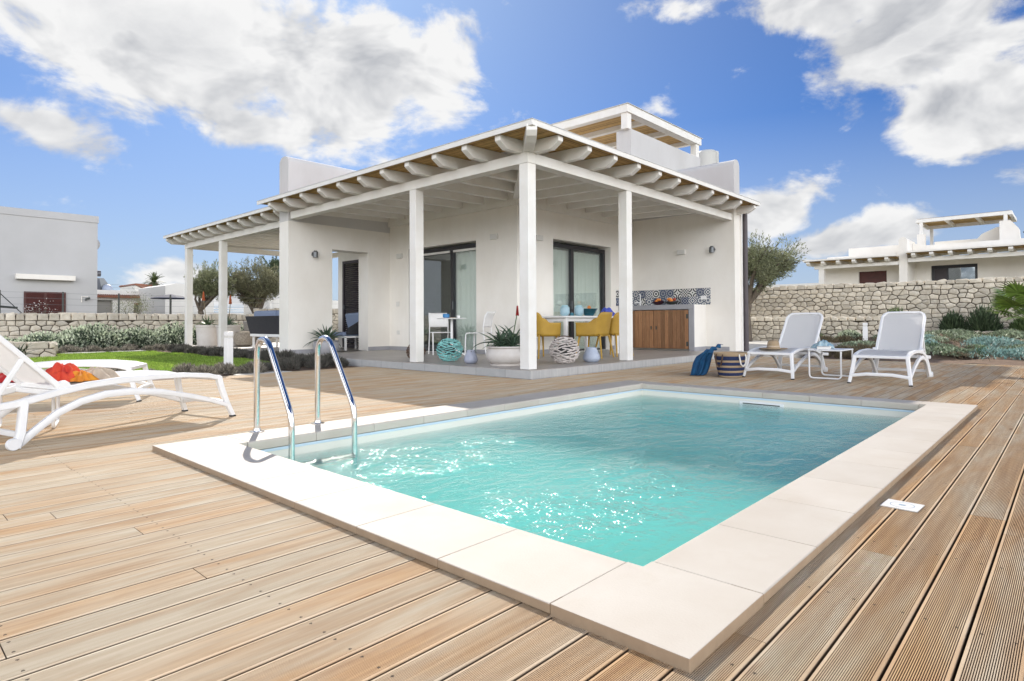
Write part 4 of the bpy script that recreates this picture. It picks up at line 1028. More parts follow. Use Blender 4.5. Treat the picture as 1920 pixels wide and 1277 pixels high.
side_table(.93, 5.93, R(-15), 'small white side table tucked under and behind the nearest left lounger', .42, .40, .36)

def cloth(name, label, cat, c, r, h, mt, seed, sq=1., n=26, parent=None, rz=0, folds=5):
    rr = random.Random(seed); ph = [rr.uniform(0, 6.28) for _ in range(8)]
    m = MB()
    def fn(u, v):
        a = 2*PI*u; t = v
        rad = r*t*(1+.22*math.sin(folds*a+ph[0])+.12*math.sin((folds+4)*a+ph[1]))
        z = h*(1-t**2.2)*(1+.35*math.sin(3*a+ph[2])*t+.3*math.sin(7*a+ph[3]+6*t)*t)+h*.18*math.sin(9*t+ph[4]+2*a)*(1-t)*t*3
        x = rad*math.cos(a); y = rad*sq*math.sin(a)
        return (c[0]+x*math.cos(rz)-y*math.sin(rz), c[1]+x*math.sin(rz)+y*math.cos(rz), c[2]+max(z, 0)+.004)
    m.grid(fn, n*2, 10)
    m.add([fn(k/(n*2), 1)[:2]+(c[2]+.002,) for k in range(n*2)], [tuple(range(n*2))[::-1]])
    o = m.build(name, mt, parent, smooth='full'); 
    return tag(o, label, cat) if label else o
def on_l1(s, y): 
    return l1.location.x+_d.x*s-_d.y*y, l1.location.y+_d.y*s+_d.x*y
x_, y_ = on_l1(1.16, .02); cloth('beach_towel', 'crumpled orange-red beach cloth on the nearest lounger against its backrest', 'towel', (x_, y_, .385), .12, .115, 'orange_cloth', 3, .8)
x_, y_ = on_l1(1.08, .10); cloth('beach_towel', 'yellow-orange cloth lying between the red and the beige ones on the nearest lounger', 'towel', (x_, y_, .385), .095, .065, 'yellow_cloth', 5, .8)
x_, y_ = on_l1(.95, .06); cloth('beach_towel', 'crumpled beige towel on the nearest lounger beside the orange cloth', 'towel', (x_, y_, .388), .125, .075, 'beige_cloth', 8, .8)
cloth('beach_bag', 'flat red cloth bag lying on the small table behind the nearest lounger', 'bag', (.86, 5.98, .362), .19, .06, 'red_cloth', 9, .7)

# straw hat, striped basket and towel, book and scarf
hat = thing('sun_hat', 'beige wide-brimmed straw sun hat lying on the shaded lounger', 'hat', (8.95, 3.18, .392))
m = MB(); m.lathe([(.0,.128),(.04,.127),(.068,.116),(.082,.09),(.088,.05),(.093,.022),(.105,.012),(.15,.006),(.20,.012),(.205,.006),(.15,.0),(.10,.002),(.09,.004)], 36, (8.95, 3.18, .392), sq=.92); m.build('crown_and_brim', 'straw', hat, smooth='full')
m = MB(); m.lathe([(.0905,.02),(.092,.045),(.0895,.047),(.088,.02)], 36, (8.95, 3.18, .392), sq=.92); m.build('hat_band', 'beige_cloth', hat, smooth='full')
bk = thing('beach_basket', 'navy and straw striped beach basket with rope handles on the deck', 'basket', (8.42, 3.70, 0))
BX, BY, BH, BQ = 8.46, 3.60, .345, .80
def bprof(t): return .18+.09*t**.8
for k in range(9):
    m = MB(); zz = [0, .075, .20, .285, .41, .495, .62, .705, .87, 1.0]; z0, z1 = BH*zz[k], BH*zz[k+1]; prof = []
    for j in range(5):
        t = (z0+(z1-z0)*j/4)/BH; prof.append((bprof(t)+.005*math.sin(PI*j/4), z0+(z1-z0)*j/4+.004))
    prof += [(bprof(z1/BH)-.012, z1+.004), (bprof(z0/BH)-.012, z0+.004)]
    prof.append(prof[0])
    m.lathe(prof, 36, (BX, BY, 0), sq=BQ, M=None); m.build('woven_band', 'straw' if k % 2 == 0 else 'navy_straw', bk, smooth=True)
m = MB(); m.lathe([(0,.004),(.165,.004),(.165,.012),(0,.012)], 36, (BX, BY, 0), sq=BQ); m.build('base', 'straw', bk)
for (az, mt) in ((-112, 'rope_white'), (168, 'leather')):
    ca_, sa_ = math.cos(R(az)), math.sin(R(az)); tx, ty = -sa_, ca_
    m = MB(); m.tube([(BX+ca_*rr_+tx*o_, BY+(sa_*rr_+ty*o_)*(BQ+.06), z_) for rr_, o_, z_ in ((.262,-.06,.33),(.275,-.065,.29),(.28,-.045,.20),(.275,.0,.165),(.28,.045,.20),(.275,.065,.29),(.262,.06,.33))], .010, 8); m.build('handle', mt, bk, smooth=True)
m = MB()   # turquoise towel spilling out to the left
tw = [(8.46, 3.80, .40), (8.42, 3.86, .405), (8.38, 3.92, .33), (8.35, 3.96, .22), (8.33, 3.99, .11), (8.31, 4.02, .03), (8.30, 4.06, .010)]
def towel(u, v):
    k = u*(len(tw)-1); i = min(int(k), len(tw)-2); f = k-i; p = Vector(tw[i]).lerp(Vector(tw[i+1]), f); wdt = .20+.07*math.sin(PI*u)
    q = (v-.5)*wdt
    return (p.x-q*.62+.020*math.sin(v*22+u*3), p.y+q*.68+.02*math.sin(v*19+u*5), p.z-q*.5*(1-u)+.015*math.sin(v*17+u*4)*(1-.6*u) if u < .95 else .012)
m.grid(towel, 18, 26); tag(m.build('beach_towel', 'blue_cloth', None, smooth='full', solid=.006), 'blue towel hanging out of the striped basket down to the deck', 'towel')
def book(x, y, z, rz, label):
    t = thing('book', label, 'book', (x, y, z), rz)
    m = MB(); m.box(-.11, -.08, .003, .11, .08, .032); m.build('pages', 'paper', t, world=False)
    m = MB(); m.box(-.113, -.083, 0, .113, .083, .003); m.box(-.113, -.083, .0322, .113, .083, .036); m.build('cover', 'cushion_pale', t, world=False)
book(9.13, 2.56, .401, R(12), 'thick pale book lying on the side table between the right loungers')
cloth('scarf', 'dark blue and white patterned scarf heaped on the side table behind the book', 'scarf', (9.32, 2.62, .402), .15, .10, 'page_cover', 21, .6, rz=R(-40))
# bollard lights
def bollard(x, y, h, w_, label, z=0):
    t = thing('bollard_light', label, 'bollard light', (x, y, z), R(12), 'square white garden bollard lights')
    m = MB(); m.box(-w_/2, -w_/2, -.05, w_/2, w_/2, h*.84); m.box(-w_*.5, -w_*.5, h*.9, w_*.5, w_*.5, h); m.build('column', 'white_plastic', t, world=False, bevel=.004)
    m = MB(); m.box(-w_*.44, -w_*.44, h*.842, w_*.44, w_*.44, h*.898); m.build('light_head', 'light_grey_box', t, world=False)
    return t
bollard(4.11, 9.95, .66, .10, 'square white bollard light at the corner of the lawn left of the pool ladder')
bollard(18.9, 4.25, .62, .12, 'square white bollard light by the path between the two right-hand loungers', .1)

# ================================================================== PORCH OBJECTS
def stick_ball(name, label, x, y, r, mt, seed, z=SL, n=125, sq=.93, handle=None):
    t = thing(name, label, 'lantern ball', (x, y, z)); rr = random.Random(seed); m = MB()
    for i in range(n):
        zz = 1-2*(i+.5)/n; ph = i*2.39996+rr.uniform(-.12,.12)
        if abs(zz) > .955: continue
        q = math.sqrt(1-zz*zz); nrm = Vector((q*math.cos(ph), q*math.sin(ph), zz)); tan = Vector((-math.sin(ph), math.cos(ph), 0)); up_ = nrm.cross(tan)
        tilt = R(rr.choice([-16,-10,12,20,8])+rr.uniform(-6,6)); d = tan*math.cos(tilt)+up_*math.sin(tilt); L = r*rr.uniform(.26,.36)
        c = Vector((x, y, z+r*sq)); rad = r*(1-rr.uniform(0,.05))
        p = c+Vector((nrm.x*rad, nrm.y*rad, nrm.z*rad*sq)); m.cur = rr.random()
        m.tube([p-d*L, p+d*L], r*.046, 6, rnd=m.cur)
    m.build('sticks', mt, t)
    c = MB(); c.lathe([(r*.45*math.sin(PI*i/8)+.0, -r*.45*math.cos(PI*i/8)) for i in range(9)], 14, (x, y, z+r*sq)); c.build('dark_core', 'dark_metal', t, smooth=True)  # dark sphere added to stand for the shade inside the ball
    if handle:
        m = MB(); m.tube([(x+.72*r*math.cos(a)*math.cos(handle), y+.72*r*math.cos(a)*math.sin(handle), z+r*sq*1.55+.30*r*math.sin(a)*1.5) for a in np.linspace(-.2, PI+.2, 14)], .009, 6); m.build('handle', 'leather', t, smooth=True)
    return t
stick_ball('stick_ball', 'turquoise ball of woven sticks on the porch floor left of the aloe pot', 6.95, 7.86, .215, 'stick_teal', 1)
stick_ball('stick_ball', 'whitewashed stick ball with a handle in front of the dining table', 7.76, 6.02, .235, 'stick_white', 2, handle=R(-40))
stick_ball('stick_ball', 'brown driftwood stick ball half hidden behind the middle porch post', 6.86, 8.66, .165, 'stick_brown', 3, n=120)
def vase(label, x, y, h, r, mt, hand):
    t = thing('lantern_vase', label, 'vase', (x, y, SL)); m = MB()
    pr = [(r*.55,0),(r*.75,.01),(r*.95,h*.18),(r,h*.30),(r*.93,h*.48),(r*.74,h*.72),(r*.58,h*.95),(r*.6,h),(r*.53,h),(r*.5,h*.93),(r*.66,h*.7),(r*.85,h*.4),(r*.7,h*.1),(0,.03)]
    m.lathe(pr, 32, (x, y, SL)); m.build('body', mt, t, smooth=True)
    m = MB(); m.tube([(x+.56*r*math.cos(a+hand), y+.56*r*math.sin(a+hand), SL+h*.93-.30*h*max(0, math.sin((a))) ) for a in np.linspace(0, PI, 12)], .006, 6); m.build('handle', 'leather', t, smooth=True)
    m = MB(); m.tube([(x+math.cos(hand+s)*.62*r, y+math.sin(hand+s)*.62*r, SL+h*.9) for s in (-.06,.06)], .012, 6); m.build('rivet', 'leather', t)
vase('ribbed blue-grey ceramic lantern with a leather handle between the turquoise ball and the aloe pot', 6.86, 7.24, .22, .115, 'ceramic_rib', R(-130))
vase('smooth pale blue ceramic lantern standing right of the white stick ball', 8.36, 5.92, .245, .145, 'ceramic_blue', R(20))

def aloe_rosettes(parent, heads, mt='aloe', seed=4):
    rr = random.Random(seed)
    for (x, y, z, sz, n) in heads:
        m = MB()
        for k in range(n):
            t = k/n; az = k*137.5+rr.uniform(-15,15)
            m.blade((x+.012*math.cos(R(az)), y+.012*math.sin(R(az)), z+.05*t*sz), az, sz*rr.uniform(.75,1.1)*(1-.25*t), sz*.155, rise=22+58*t+rr.uniform(-10,10), droop=rr.uniform(25,110)*(1-.5*t), seg=8, th=.20, curl=rr.uniform(-25,25))
        m.build('leaf_rosette', mt, parent, smooth='full')
def pot_round(name, label, x, y, prof, z=SL, mt='ceramic_white', grp=None):
    t = thing(name, label, 'planter', (x, y, z), 0, grp); m = MB(); m.lathe(prof, 44, (x, y, z)); m.build('pot', mt, t, smooth=True)
    r = max(p[0] for p in prof)*.86; zz = max(p[1] for p in prof)-.035
    m = MB(); m.lathe([(0, zz+.012), (r*.6, zz+.006), (r, zz)], 24, (x, y, z)); m.build('soil', 'soil', t, smooth=True)
    return t
pp = [(.20,.0),(.215,.03),(.235,.035),(.285,.07),(.315,.13),(.318,.18),(.295,.235),(.272,.262),(.29,.268),(.30,.28),(.295,.295),(.265,.295),(.25,.25),(0,.25)]
px_, py_ = 6.99, 6.58
ap = pot_round('aloe_planter', 'wide pale rounded pot with a big dark aloe and one red flower spike', px_, py_, pp)
m = MB(); m.lathe([(0,.0),(.25,.0),(.26,.022),(.22,.024),(0,.024)], 40, (px_, py_, SL)); m.build('saucer', 'ceramic_white', ap, smooth=True)
aloe_rosettes(ap, [(px_-.04, py_+.06, SL+.29, .50, 20), (px_+.09, py_-.06, SL+.31, .52, 20), (px_-.02, py_-.15, SL+.27, .36, 16), (px_-.12, py_-.02, SL+.27, .32, 14), (px_+.10, py_+.13, SL+.27, .34, 12)])
m = MB(); sx_, sy_ = px_-.02, py_-.13
m.tube([(sx_, sy_, SL+.34), (sx_+.01, sy_-.05, SL+.52), (sx_+.028, sy_-.105, SL+.80)], [.009,.008,.007], 8); m.build('flower_stem', 'aloe_light', ap, smooth=True)
m = MB()
for k in range(90):
    t = k/90; a = k*2.4; z = SL+.70+.14*t; q = .026*(1-.55*t); m.tube([(sx_+.028, sy_-.11, z+.08), (sx_+.028+q*math.cos(a), sy_-.11+q*math.sin(a), z+.07+.012*t)], [.0035,.006], 5)
m.build('flower_spike', 'red_flower', ap)
wp = pot_round('aloe_planter', 'grey rounded pot with a spiky aloe against the left wing wall', 7.10, 12.10, [(.20,0),(.23,.03),(.27,.10),(.28,.18),(.26,.25),(.275,.27),(.25,.285),(.23,.24),(0,.24)], mt='counter_grey')
aloe_rosettes(wp, [(7.10, 12.10, SL+.26, .52, 42)], seed=9)
cyl = [(.27,0),(.285,.02),(.30,.30),(.315,.55),(.335,.56),(.338,.62),(.30,.62),(.29,.55),(0,.55)]
for i, (x, y, lb) in enumerate(((7.22, 18.95, 'tall pale cylindrical pot with a small aloe between the two left porch posts'), (7.45, 18.05, 'tall pale pot half hidden by the nearer post of the left porch'))):
    t = pot_round('aloe_planter', lb, x, y, cyl, grp='tall pots at the end of the left porch')
    aloe_rosettes(t, [(x, y, SL+.58, .42, 26)], 'aloe_light' if i == 0 else 'aloe', 20+i)
    m = MB(); dx, dy, zt = ((-.10, .06, 1.62), (.03, -.06, 1.50))[i]
    m.tube([(x, y, SL+.6), (x+dx*.5, y+dy*.5, SL+.9), (x+dx, y+dy, zt-.10)], .010, 6); m.build('flower_stem', 'dry_stem', t, smooth=True)
    m = MB()
    for k in range(130):
        tt = k/130; a = k*2.4; z = zt-.12+.24*tt; q = .048*(1-.75*tt)*(.4+.6*random.random())+.006; m.tube([(x+dx, y+dy, z), (x+dx+q*math.cos(a), y+dy+q*math.sin(a), z-.035)], [.005,.009], 5)
    m.build('flower_spike', 'aloe_flower', t)

# dining set
TB = (9.08, 7.0)
dt = thing('dining_table', 'white rectangular dining table between the yellow armchairs on the porch', 'table', (10.0, 7.45, SL))
m = MB(); m.box(9.08, 7.0, .865, 10.95, 7.90, .905); m.build('table_top', 'white_plastic', dt, bevel=.012)
for x in (9.12, 10.85):
    for y in (7.03, 7.80): m = MB(); m.box(x, y, SL, x+.07, y+.07, .864); m.build('leg', 'white_plastic', dt, bevel=.008)
m = MB(); m.box(9.20, 7.045, .80, 10.84, 7.07, .863); m.box(9.135, 7.11, .80, 9.16, 7.79, .863); m.build('apron', 'white_plastic', dt)
def armchair(label):
    t = thing('armchair', label, 'chair', (0,0,0), 0, 'yellow armchairs at the dining table')
    # local: faces +x ; shell
    m = MB()
    def shell(u, v):
        a = (u-.5)*2; s = 1 if a > 0 else -1; q = abs(a)
        # u runs from one arm front round the back to the other arm front
        if q > .42: k = (q-.42)/.58; bx = -.12+.36*k; by = s*(.275+.012*math.sin(PI*k))
        else: th = q/.42*PI/2; bx = -.235+.115*(1-math.cos(th)); by = s*.275*math.sin(th)
        top = .655 if q > .60 else (.655+.19*(0.5+.5*math.cos(PI*max(0, (q-.22))/.38)) if q > .22 else .845)
        bot = .415 if q < .7 else .415+.02*(q-.7)
        z = bot+(top-bot)*v; fl = (v*.9)**1.3
        return (bx-(.085*fl if q < .42 else .02*fl*(1-q)), by*(1+.07*fl), z)
    m.grid(shell, 48, 8); m.build('shell', 'yellow_plastic', t, world=False, smooth='full', solid=.012)
    m = MB(); pts = [(-.22,-.17),(-.13,-.255),(.25,-.262),(.27,-.22),(.27,.22),(.25,.262),(-.13,.255),(-.22,.17),(-.238,0)]
    m.prism(pts, 'z', .40, .43); m.build('seat', 'yellow_plastic', t, world=False, bevel=.01)
    m = MB(); m.prism([(p[0]*.9+.005, p[1]*.86) for p in pts], 'z', .4305, .47); m.build('cushion', 'cushion_brown', t, world=False, bevel=.012)
    for sx in (-1, 1):
        for sy in (-1, 1):
            m = MB(); m.tube([(sx*.20, sy*.20, .42), (sx*.27, sy*.27, .0)], [.021,.014], 10); m.build('leg', 'yellow_plastic', t, world=False, smooth=True)
    for sy in (-1, 1):
        m = MB(); m.tube([(-.20, sy*.25, .44), (-.24, sy*.275, .42), (-.19, sy*.28, .395)], .005, 5); m.build('cushion_tie', 'cushion_brown', t, world=False)
    return t
a1 = armchair('yellow armchair partly behind the corner porch post, at the end of the dining table'); a1.location = (8.78, 7.36, SL); a1.rotation_euler = (0,0,R(-12))
dup(a1, (9.42, 6.60, SL), R(100), 'yellow armchair with its back to the pool, in front of the dining table')
dup(a1, (10.12, 6.64, SL), R(88), 'yellow armchair right behind the right-hand porch post, next to the wooden counter doors')
dup(a1, (10.1, 8.0-.0, SL), R(-90), 'yellow armchair on the far side of the dining table, only its legs showing') if False else None
def lantern_white(x, y, label):
    t = thing('table_lantern', label, 'lantern', (x, y, .906), 0, 'pale blue carved lanterns on the dining table'); m = MB()
    m.lathe([(.055,0),(.065,.008),(.088,.03),(.092,.06),(.092,.15),(.078,.175),(.06,.182),(.06,.205),(.052,.205),(.052,.18),(.08,.15),(.08,.05),(0,.03)], 30, (x, y, .906)); m.build('body', 'lantern_lace', t, smooth=True)
    m = MB(); rr = random.Random(2)
    for i in range(7):
        for k in range(16):
            a = (k+.5*(i % 2))*PI/8; z = .906+.035+.02*i; m.add([(x+.0935*math.cos(a+da), y+.0935*math.sin(a+da), z+dz) for da, dz in ((-.1,0),(0,-.007),(.1,0),(0,.007))], [(0,1,2,3)])
    m.build('cutwork', 'ceramic_rib', t)
    m = MB(); m.tube([(x-.05, y+.06, 1.10), (x-.09, y+.10, 1.12), (x-.14, y+.12, 1.115)], .004, 5); m.build('handle', 'lamp_metal', t)
lantern_white(9.33, 7.22, 'pale blue carved glass lantern standing left on the dining table')
lantern_white(9.62, 7.10, 'pale blue carved glass lantern standing right on the dining table beside the dark teal bowls')
bw_ = thing('bowl_stack', 'stack of ribbed dark teal bowls on the dining table', 'bowls', (10.1, 7.2, .906))
for k in range(4):
    m = MB(); r = .10+.018*k; z = .906+.036*k; m.lathe([(r*.8,0),(r*.95,.012),(r*1.15,.036),(r*1.1,.038),(r*.8,.01),(0,.01)], 30, (10.1, 7.2, z)); m.build('bowl', 'glass_teal', bw_, smooth=True)
m = MB(); ball(m, (10.1, 7.2, 1.075), .04); tag(m.build('orange', 'orange_fruit', None, smooth=True), 'orange lying on top of the teal bowls', 'fruit')
cloth('beach_towel', 'violet-blue cloth draped over the far end of the dining table', 'towel', (10.62, 7.12, .906), .20, .15, 'violet_cloth', 31, .8)
m = MB(); m.lathe([(.03,0),(.035,.01),(.032,.06),(.028,.06),(.028,.012),(0,.01)], 16, (9.42, 7.12, .906)); tag(m.build('glass_cup', 'glass_teal', None, smooth=True), 'small dark teal glass between the two carved lanterns', 'glass')
m = MB(); m.box(9.25, 7.08, .906, 9.47, 7.32, .914); tag(m.build('tray', 'print_blue', None, bevel=.002), 'pale blue tray under the left lantern', 'tray') if False else None

# bistro set by the left sliding door
bt = thing('bistro_table', 'round white bistro table on a tripod foot before the left sliding door', 'table', (8.30, 9.32, SL)); bx, by = 8.30, 9.32
m = MB(); m.lathe([(0,.735),(.27,.735),(.30,.742),(.30,.752),(.27,.758),(0,.758)], 40, (bx, by, SL)); m.build('table_top', 'white_plastic', bt, smooth=True)
m = MB(); m.tube([(bx, by, SL+.13), (bx, by, SL+.735)], [.03,.025], 14); m.build('column', 'white_plastic', bt, smooth=True)
for k in range(3):
    a = R(-60+120*k); m = MB(); m.tube([(bx, by, SL+.22), (bx+.06*math.cos(a), by+.06*math.sin(a), SL+.13), (bx+.27*math.cos(a), by+.27*math.sin(a), SL+.018)], [.022,.022,.016], 8); m.build('leg', 'white_plastic', bt, smooth=True)
def bistro_chair(label):
    t = thing('bistro_chair', label, 'chair', (0,0,0), 0, 'white chairs at the bistro table'); fr = MB()
    for s in (-1, 1):
        lg = MB(); lg.tube([(.20, s*.205, .0), (.185, s*.205, .42), (.165, s*.205, .455), (.12, s*.205, .462)], .013, 8); lg.build('leg', 'white_plastic', t, world=False, smooth=True)
        lg = MB(); lg.tube([(-.25, s*.205, .0), (-.19, s*.20, .44), (-.185, s*.20, .60), (-.225, s*.20, .80), (-.285, s*.185, .87)], .012, 8); lg.build('leg', 'white_plastic', t, world=False, smooth=True)
    m = MB(); m.box(-.20, -.205, .452, .18, .205, .468); m.build('seat', 'white_plastic', t, world=False, bevel=.006)
    m = MB(); m.grid(lambda u, v: (-.185-.10*max(0, v)**2.2-.018*math.cos(PI*(u-.5)), (u-.5)*.40, .57+.30*v), 10, 8); m.build('backrest', 'white_plastic', t, world=False, smooth='full', solid=.008)
    return t
c1 = bistro_chair('white chair left of the bistro table, facing the camera side'); c1.location = (8.42, 9.80, SL); c1.rotation_euler = (0,0,R(-118))
dup(c1, (8.38, 8.62, SL), R(112), 'white chair seen side-on, between the bistro table and the big aloe')
m = MB(); m.lathe([(.05,0),(.07,.02),(.068,.075),(.05,.085),(.048,.08),(0,.02)], 20, (8.22, 9.40, SL+.7585)); tag(m.build('teapot', 'blue_plastic', None, smooth=True), 'glossy blue bowl on the bistro table', 'bowl')
m = MB(); m.lathe([(.028,0),(.032,.02),(.034,.05),(.03,.05),(0,.01)], 18, (8.36, 9.18, SL+.7585)); tag(m.build('cup', 'white_plastic', None, smooth=True), 'small white cup at the right rim of the bistro table', 'cup')
m = MB(); m.box(8.24, 9.22, SL+.7585, 8.32, 9.33, SL+.768); tag(m.build('napkin', 'straw'), 'small straw-coloured mat between bowl and cup on the bistro table', 'mat')

# lounge furniture on the left porch
sf = thing('garden_sofa', 'dark woven outdoor sofa seen from behind, with blue back cushions', 'sofa', (7.9, 15.4, SL))
m = MB(); m.prism([(7.50,.50),(7.60,.50),(7.42,.98),(7.36,.98)], 'y', 14.0, 16.75, None); m.build('backrest', 'rattan_dark', sf, bevel=.01)
m = MB(); m.box(7.55, 14.0, .42, 8.30, 16.75, .47); m.box(7.50, 14.0, .43, 7.55, 16.75, .50); m.build('frame', 'white_plastic', sf, bevel=.006)
for x in (7.55, 8.22):
    for y in (14.04, 16.66): m = MB(); m.box(x, y, SL, x+.045, y+.045, .42); m.build('leg', 'white_plastic', sf)
m = MB(); m.box(7.60, 14.04, .471, 8.30, 16.7, .60); m.build('seat_cushion', 'cushion_blue', sf, bevel=.04)
for y0, y1 in ((14.06, 15.36), (15.40, 16.7)):
    m = MB(); m.box(7.56, y0, .62, 7.74, y1, 1.13); cb = m.build('back_cushion', 'cushion_blue', sf, bevel=.06)
pf = MB(); pf.lathe([(.14,0),(.24,.05),(.29,.17),(.30,.24),(.27,.36),(.20,.42),(0,.44)], 28, (7.75, 17.65, SL)); tag(pf.build('pouf', 'pouf', None, smooth=True), 'round knotted grey-beige pouf on the left porch beside the sofa', 'pouf')
ac = thing('lounge_armchair', 'low grey rattan tub armchair with a pale cushion behind the pouf', 'armchair', (8.75, 18.9, SL))
m = MB(); cx_, cy_ = 8.75, 18.9
m.grid(lambda u, v: (cx_+(.40+.05*v)*math.cos(R(35+250*u)), cy_+(.40+.05*v)*math.sin(R(35+250*u)), SL+.22+v*(.28+.24*math.sin(PI*u))), 36, 6); m.build('shell', 'rattan_grey', ac, smooth='full', solid=.03)
m = MB(); m.lathe([(0,.20),(.38,.20),(.40,.24),(.38,.27),(0,.27)], 28, (cx_, cy_, SL)); m.build('seat', 'rattan_grey', ac)
m = MB(); m.lathe([(0,.27),(.33,.275),(.37,.33),(.33,.40),(0,.43)], 28, (cx_, cy_, SL)); m.build('cushion', 'cushion_pale', ac, smooth=True)
for k in range(4): a = R(45+90*k); m = MB(); m.tube([(cx_+.24*math.cos(a), cy_+.24*math.sin(a), SL+.21), (cx_+.32*math.cos(a), cy_+.32*math.sin(a), SL)], .014, 8); m.build('leg', 'rattan_grey', ac)
lc = thing('lounge_armchair', 'dark woven armchair on a white frame seen through the opening in the wing wall', 'armchair', (8.5, 13.4, SL))
m = MB(); m.prism([(8.22,.50),(8.86,.50),(8.90,.86),(8.60,.84),(8.26,.66)], 'y', 13.05, 13.10); m.box(8.86, 13.05, .5, 8.94, 13.75, .9); m.build('shell', 'rattan_dark', lc, bevel=.01)
m = MB(); m.box(8.16, 13.03, .42, 8.94, 13.75, .465); m.build('frame', 'white_plastic', lc, bevel=.006)
for x in (8.16, 8.89):
    for y in (13.03, 13.70): m = MB(); m.box(x, y, SL, x+.045, y+.045, .42); m.build('leg', 'white_plastic', lc)
m = MB(); m.box(-.05, -.24, -.2, .05, .24, .2, TR(8.62, 13.35, .84)@Matrix.Rotation(R(-14), 4, 'Y')@RZ(R(14))); m.build('cushion', 'cushion_blue', lc, bevel=.04)
m = MB(); m.box(8.16, 13.11, .466, 8.86, 13.72, .56); m.build('cushion', 'cushion_blue', lc, bevel=.03)
ct = thing('coffee_table', 'low grey-brown coffee table just inside the opening in the wing wall', 'table', (7.7, 13.6, SL))
m = MB(); m.box(7.55, 13.2, .44, 8.02, 14.1, .475); m.build('table_top', 'rattan_grey', ct)
for x in (7.57, 7.96):
    for y in (13.22, 14.04): m = MB(); m.box(x, y, SL, x+.04, y+.04, .44); m.build('leg', 'rattan_grey', ct)

# ================================================================== PLANTS
def sph(n):
    v = rng.normal(size=(n, 3)); return v/np.linalg.norm(v, axis=1, keepdims=True)
# lawn
def lawn():
    N = 150000
    x = rng.uniform(.3, 6.05, N); y = rng.uniform(10.2, 19.4, N)
    edge = 10.55+.10*np.sin(x*3)+.35*np.clip(2.2-x, 0, 2)+.45*np.clip(x-3.2, 0, 3); far = 19.1-.2*np.sin(x*1.3)-np.where(x < 3.55, 1.6, 0)-2.0*np.clip(2.6-x, 0, 3)
    k = (y > edge) & (y < far) & (x < 5.78+.12*np.sin(y*2)); x, y = x[k], y[k]; n = len(x)
    C = np.column_stack([x, y, np.full(n, -.01)]); D_ = np.column_stack([rng.normal(0, .38, n), rng.normal(0, .38, n), np.ones(n)])
    o = leafmesh('lawn', C, D_, rng.uniform(.035, .075, n), .012, rng.random(n), 'grass'); tag(o, 'bright green cut grass lawn between the deck and the boundary wall', 'lawn', kind='stuff')
    m = MB(); m.add([(.3, 11.3, -.006), (2.2, 10.6, -.006), (3.2, 10.6, -.006), (5.75, 11.7, -.006), (5.75, 19.0, -.006), (3.55, 18.9, -.006), (3.5, 17.5, -.006), (2.6, 17.4, -.006), (.3, 13.5, -.006)], [tuple(range(9))])
    s = m.build('lawn_turf', 'green_leaf'); s['kind'] = 'structure'
lawn()
def mound_mesh(r, h, n, mt, mt2=None, L=(.05,.11), wd=.006, seed=0, up=.6):
    v = sph(n); v[:, 2] = np.abs(v[:, 2]); q = rng.uniform(.35, 1, n)[:, None]**.5
    C = v*q*np.array([r, r, h])*.72; D_ = v*np.array([1,1,1])+np.array([0,0,up])+rng.normal(0, .22, (n, 3))
    return C, D_, rng.uniform(L[0], L[1], n), wd, rng.random(n)
def mound(name, label, cat, r, h, n, mt, **k):
    grp = k.pop('group', None); L = k.pop('L', (.05, .11)); wd = k.pop('wd', .007); up = k.pop('up', .6); bend = k.pop('bend', 0)
    C, D_, Ls, w_, rn = mound_mesh(r, h, n, mt, L=L, wd=wd, up=up)
    o = leafmesh(name, C, D_, Ls, w_, rn, mt, bend=bend); tag(o, label, cat, grp); return o
def scatter(proto, spots, label, s0=.8, s1=1.15, first=True, grp=None):
    for i, (x, y, z) in enumerate(spots):
        o = proto if (first and i == 0) else proto.copy()
        if o is not proto: COL.objects.link(o)
        s = random.uniform(s0, s1); o.location = (x, y, z); o.rotation_euler = (0,0,random.uniform(0,6.28)); o.scale = (s*random.uniform(.9,1.15), s, s*random.uniform(.85,1.1))
        o['label'] = label[i] if isinstance(label, list) else label
        if grp: o['group'] = grp
GL = 'grey lavender mounds edging the lawn'
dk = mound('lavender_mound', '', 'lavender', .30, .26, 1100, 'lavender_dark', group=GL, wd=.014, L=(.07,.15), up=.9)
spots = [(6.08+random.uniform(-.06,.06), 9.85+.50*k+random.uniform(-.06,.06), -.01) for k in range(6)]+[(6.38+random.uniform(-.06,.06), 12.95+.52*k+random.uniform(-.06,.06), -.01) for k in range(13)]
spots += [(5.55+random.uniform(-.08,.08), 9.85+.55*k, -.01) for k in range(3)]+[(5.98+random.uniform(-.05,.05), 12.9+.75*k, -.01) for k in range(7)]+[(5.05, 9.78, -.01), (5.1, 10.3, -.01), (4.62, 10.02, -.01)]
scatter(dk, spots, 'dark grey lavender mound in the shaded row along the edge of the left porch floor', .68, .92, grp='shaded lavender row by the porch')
lt = mound('lavender_mound', '', 'lavender', .27, .24, 1100, 'lavender', group=GL, wd=.013, L=(.06,.13), up=.7)
spots = [(3.02, 10.05, -.01), (3.52, 10.10, -.01), (2.55, 10.1, -.01), (4.02, 9.78, -.01), (4.40, 9.72, -.01), (3.62, 9.66, -.01), (4.15, 10.25, -.01)]
scatter(lt, spots, 'sunlit pale grey lavender mound at the near edge of the lawn beside the deck', .62, .95, grp='sunlit lavender by the deck')
far_l = mound('lavender_mound', '', 'lavender', .32, .27, 800, 'lavender', group=GL, wd=.02, L=(.08,.15))
spots = [(3.6+.42*k+random.uniform(-.1,.1), 19.45+random.uniform(-.12,.12), -.01) for k in range(8)]+[(4.0+.5*k, 19.95+random.uniform(-.1,.2), -.01) for k in range(6)]
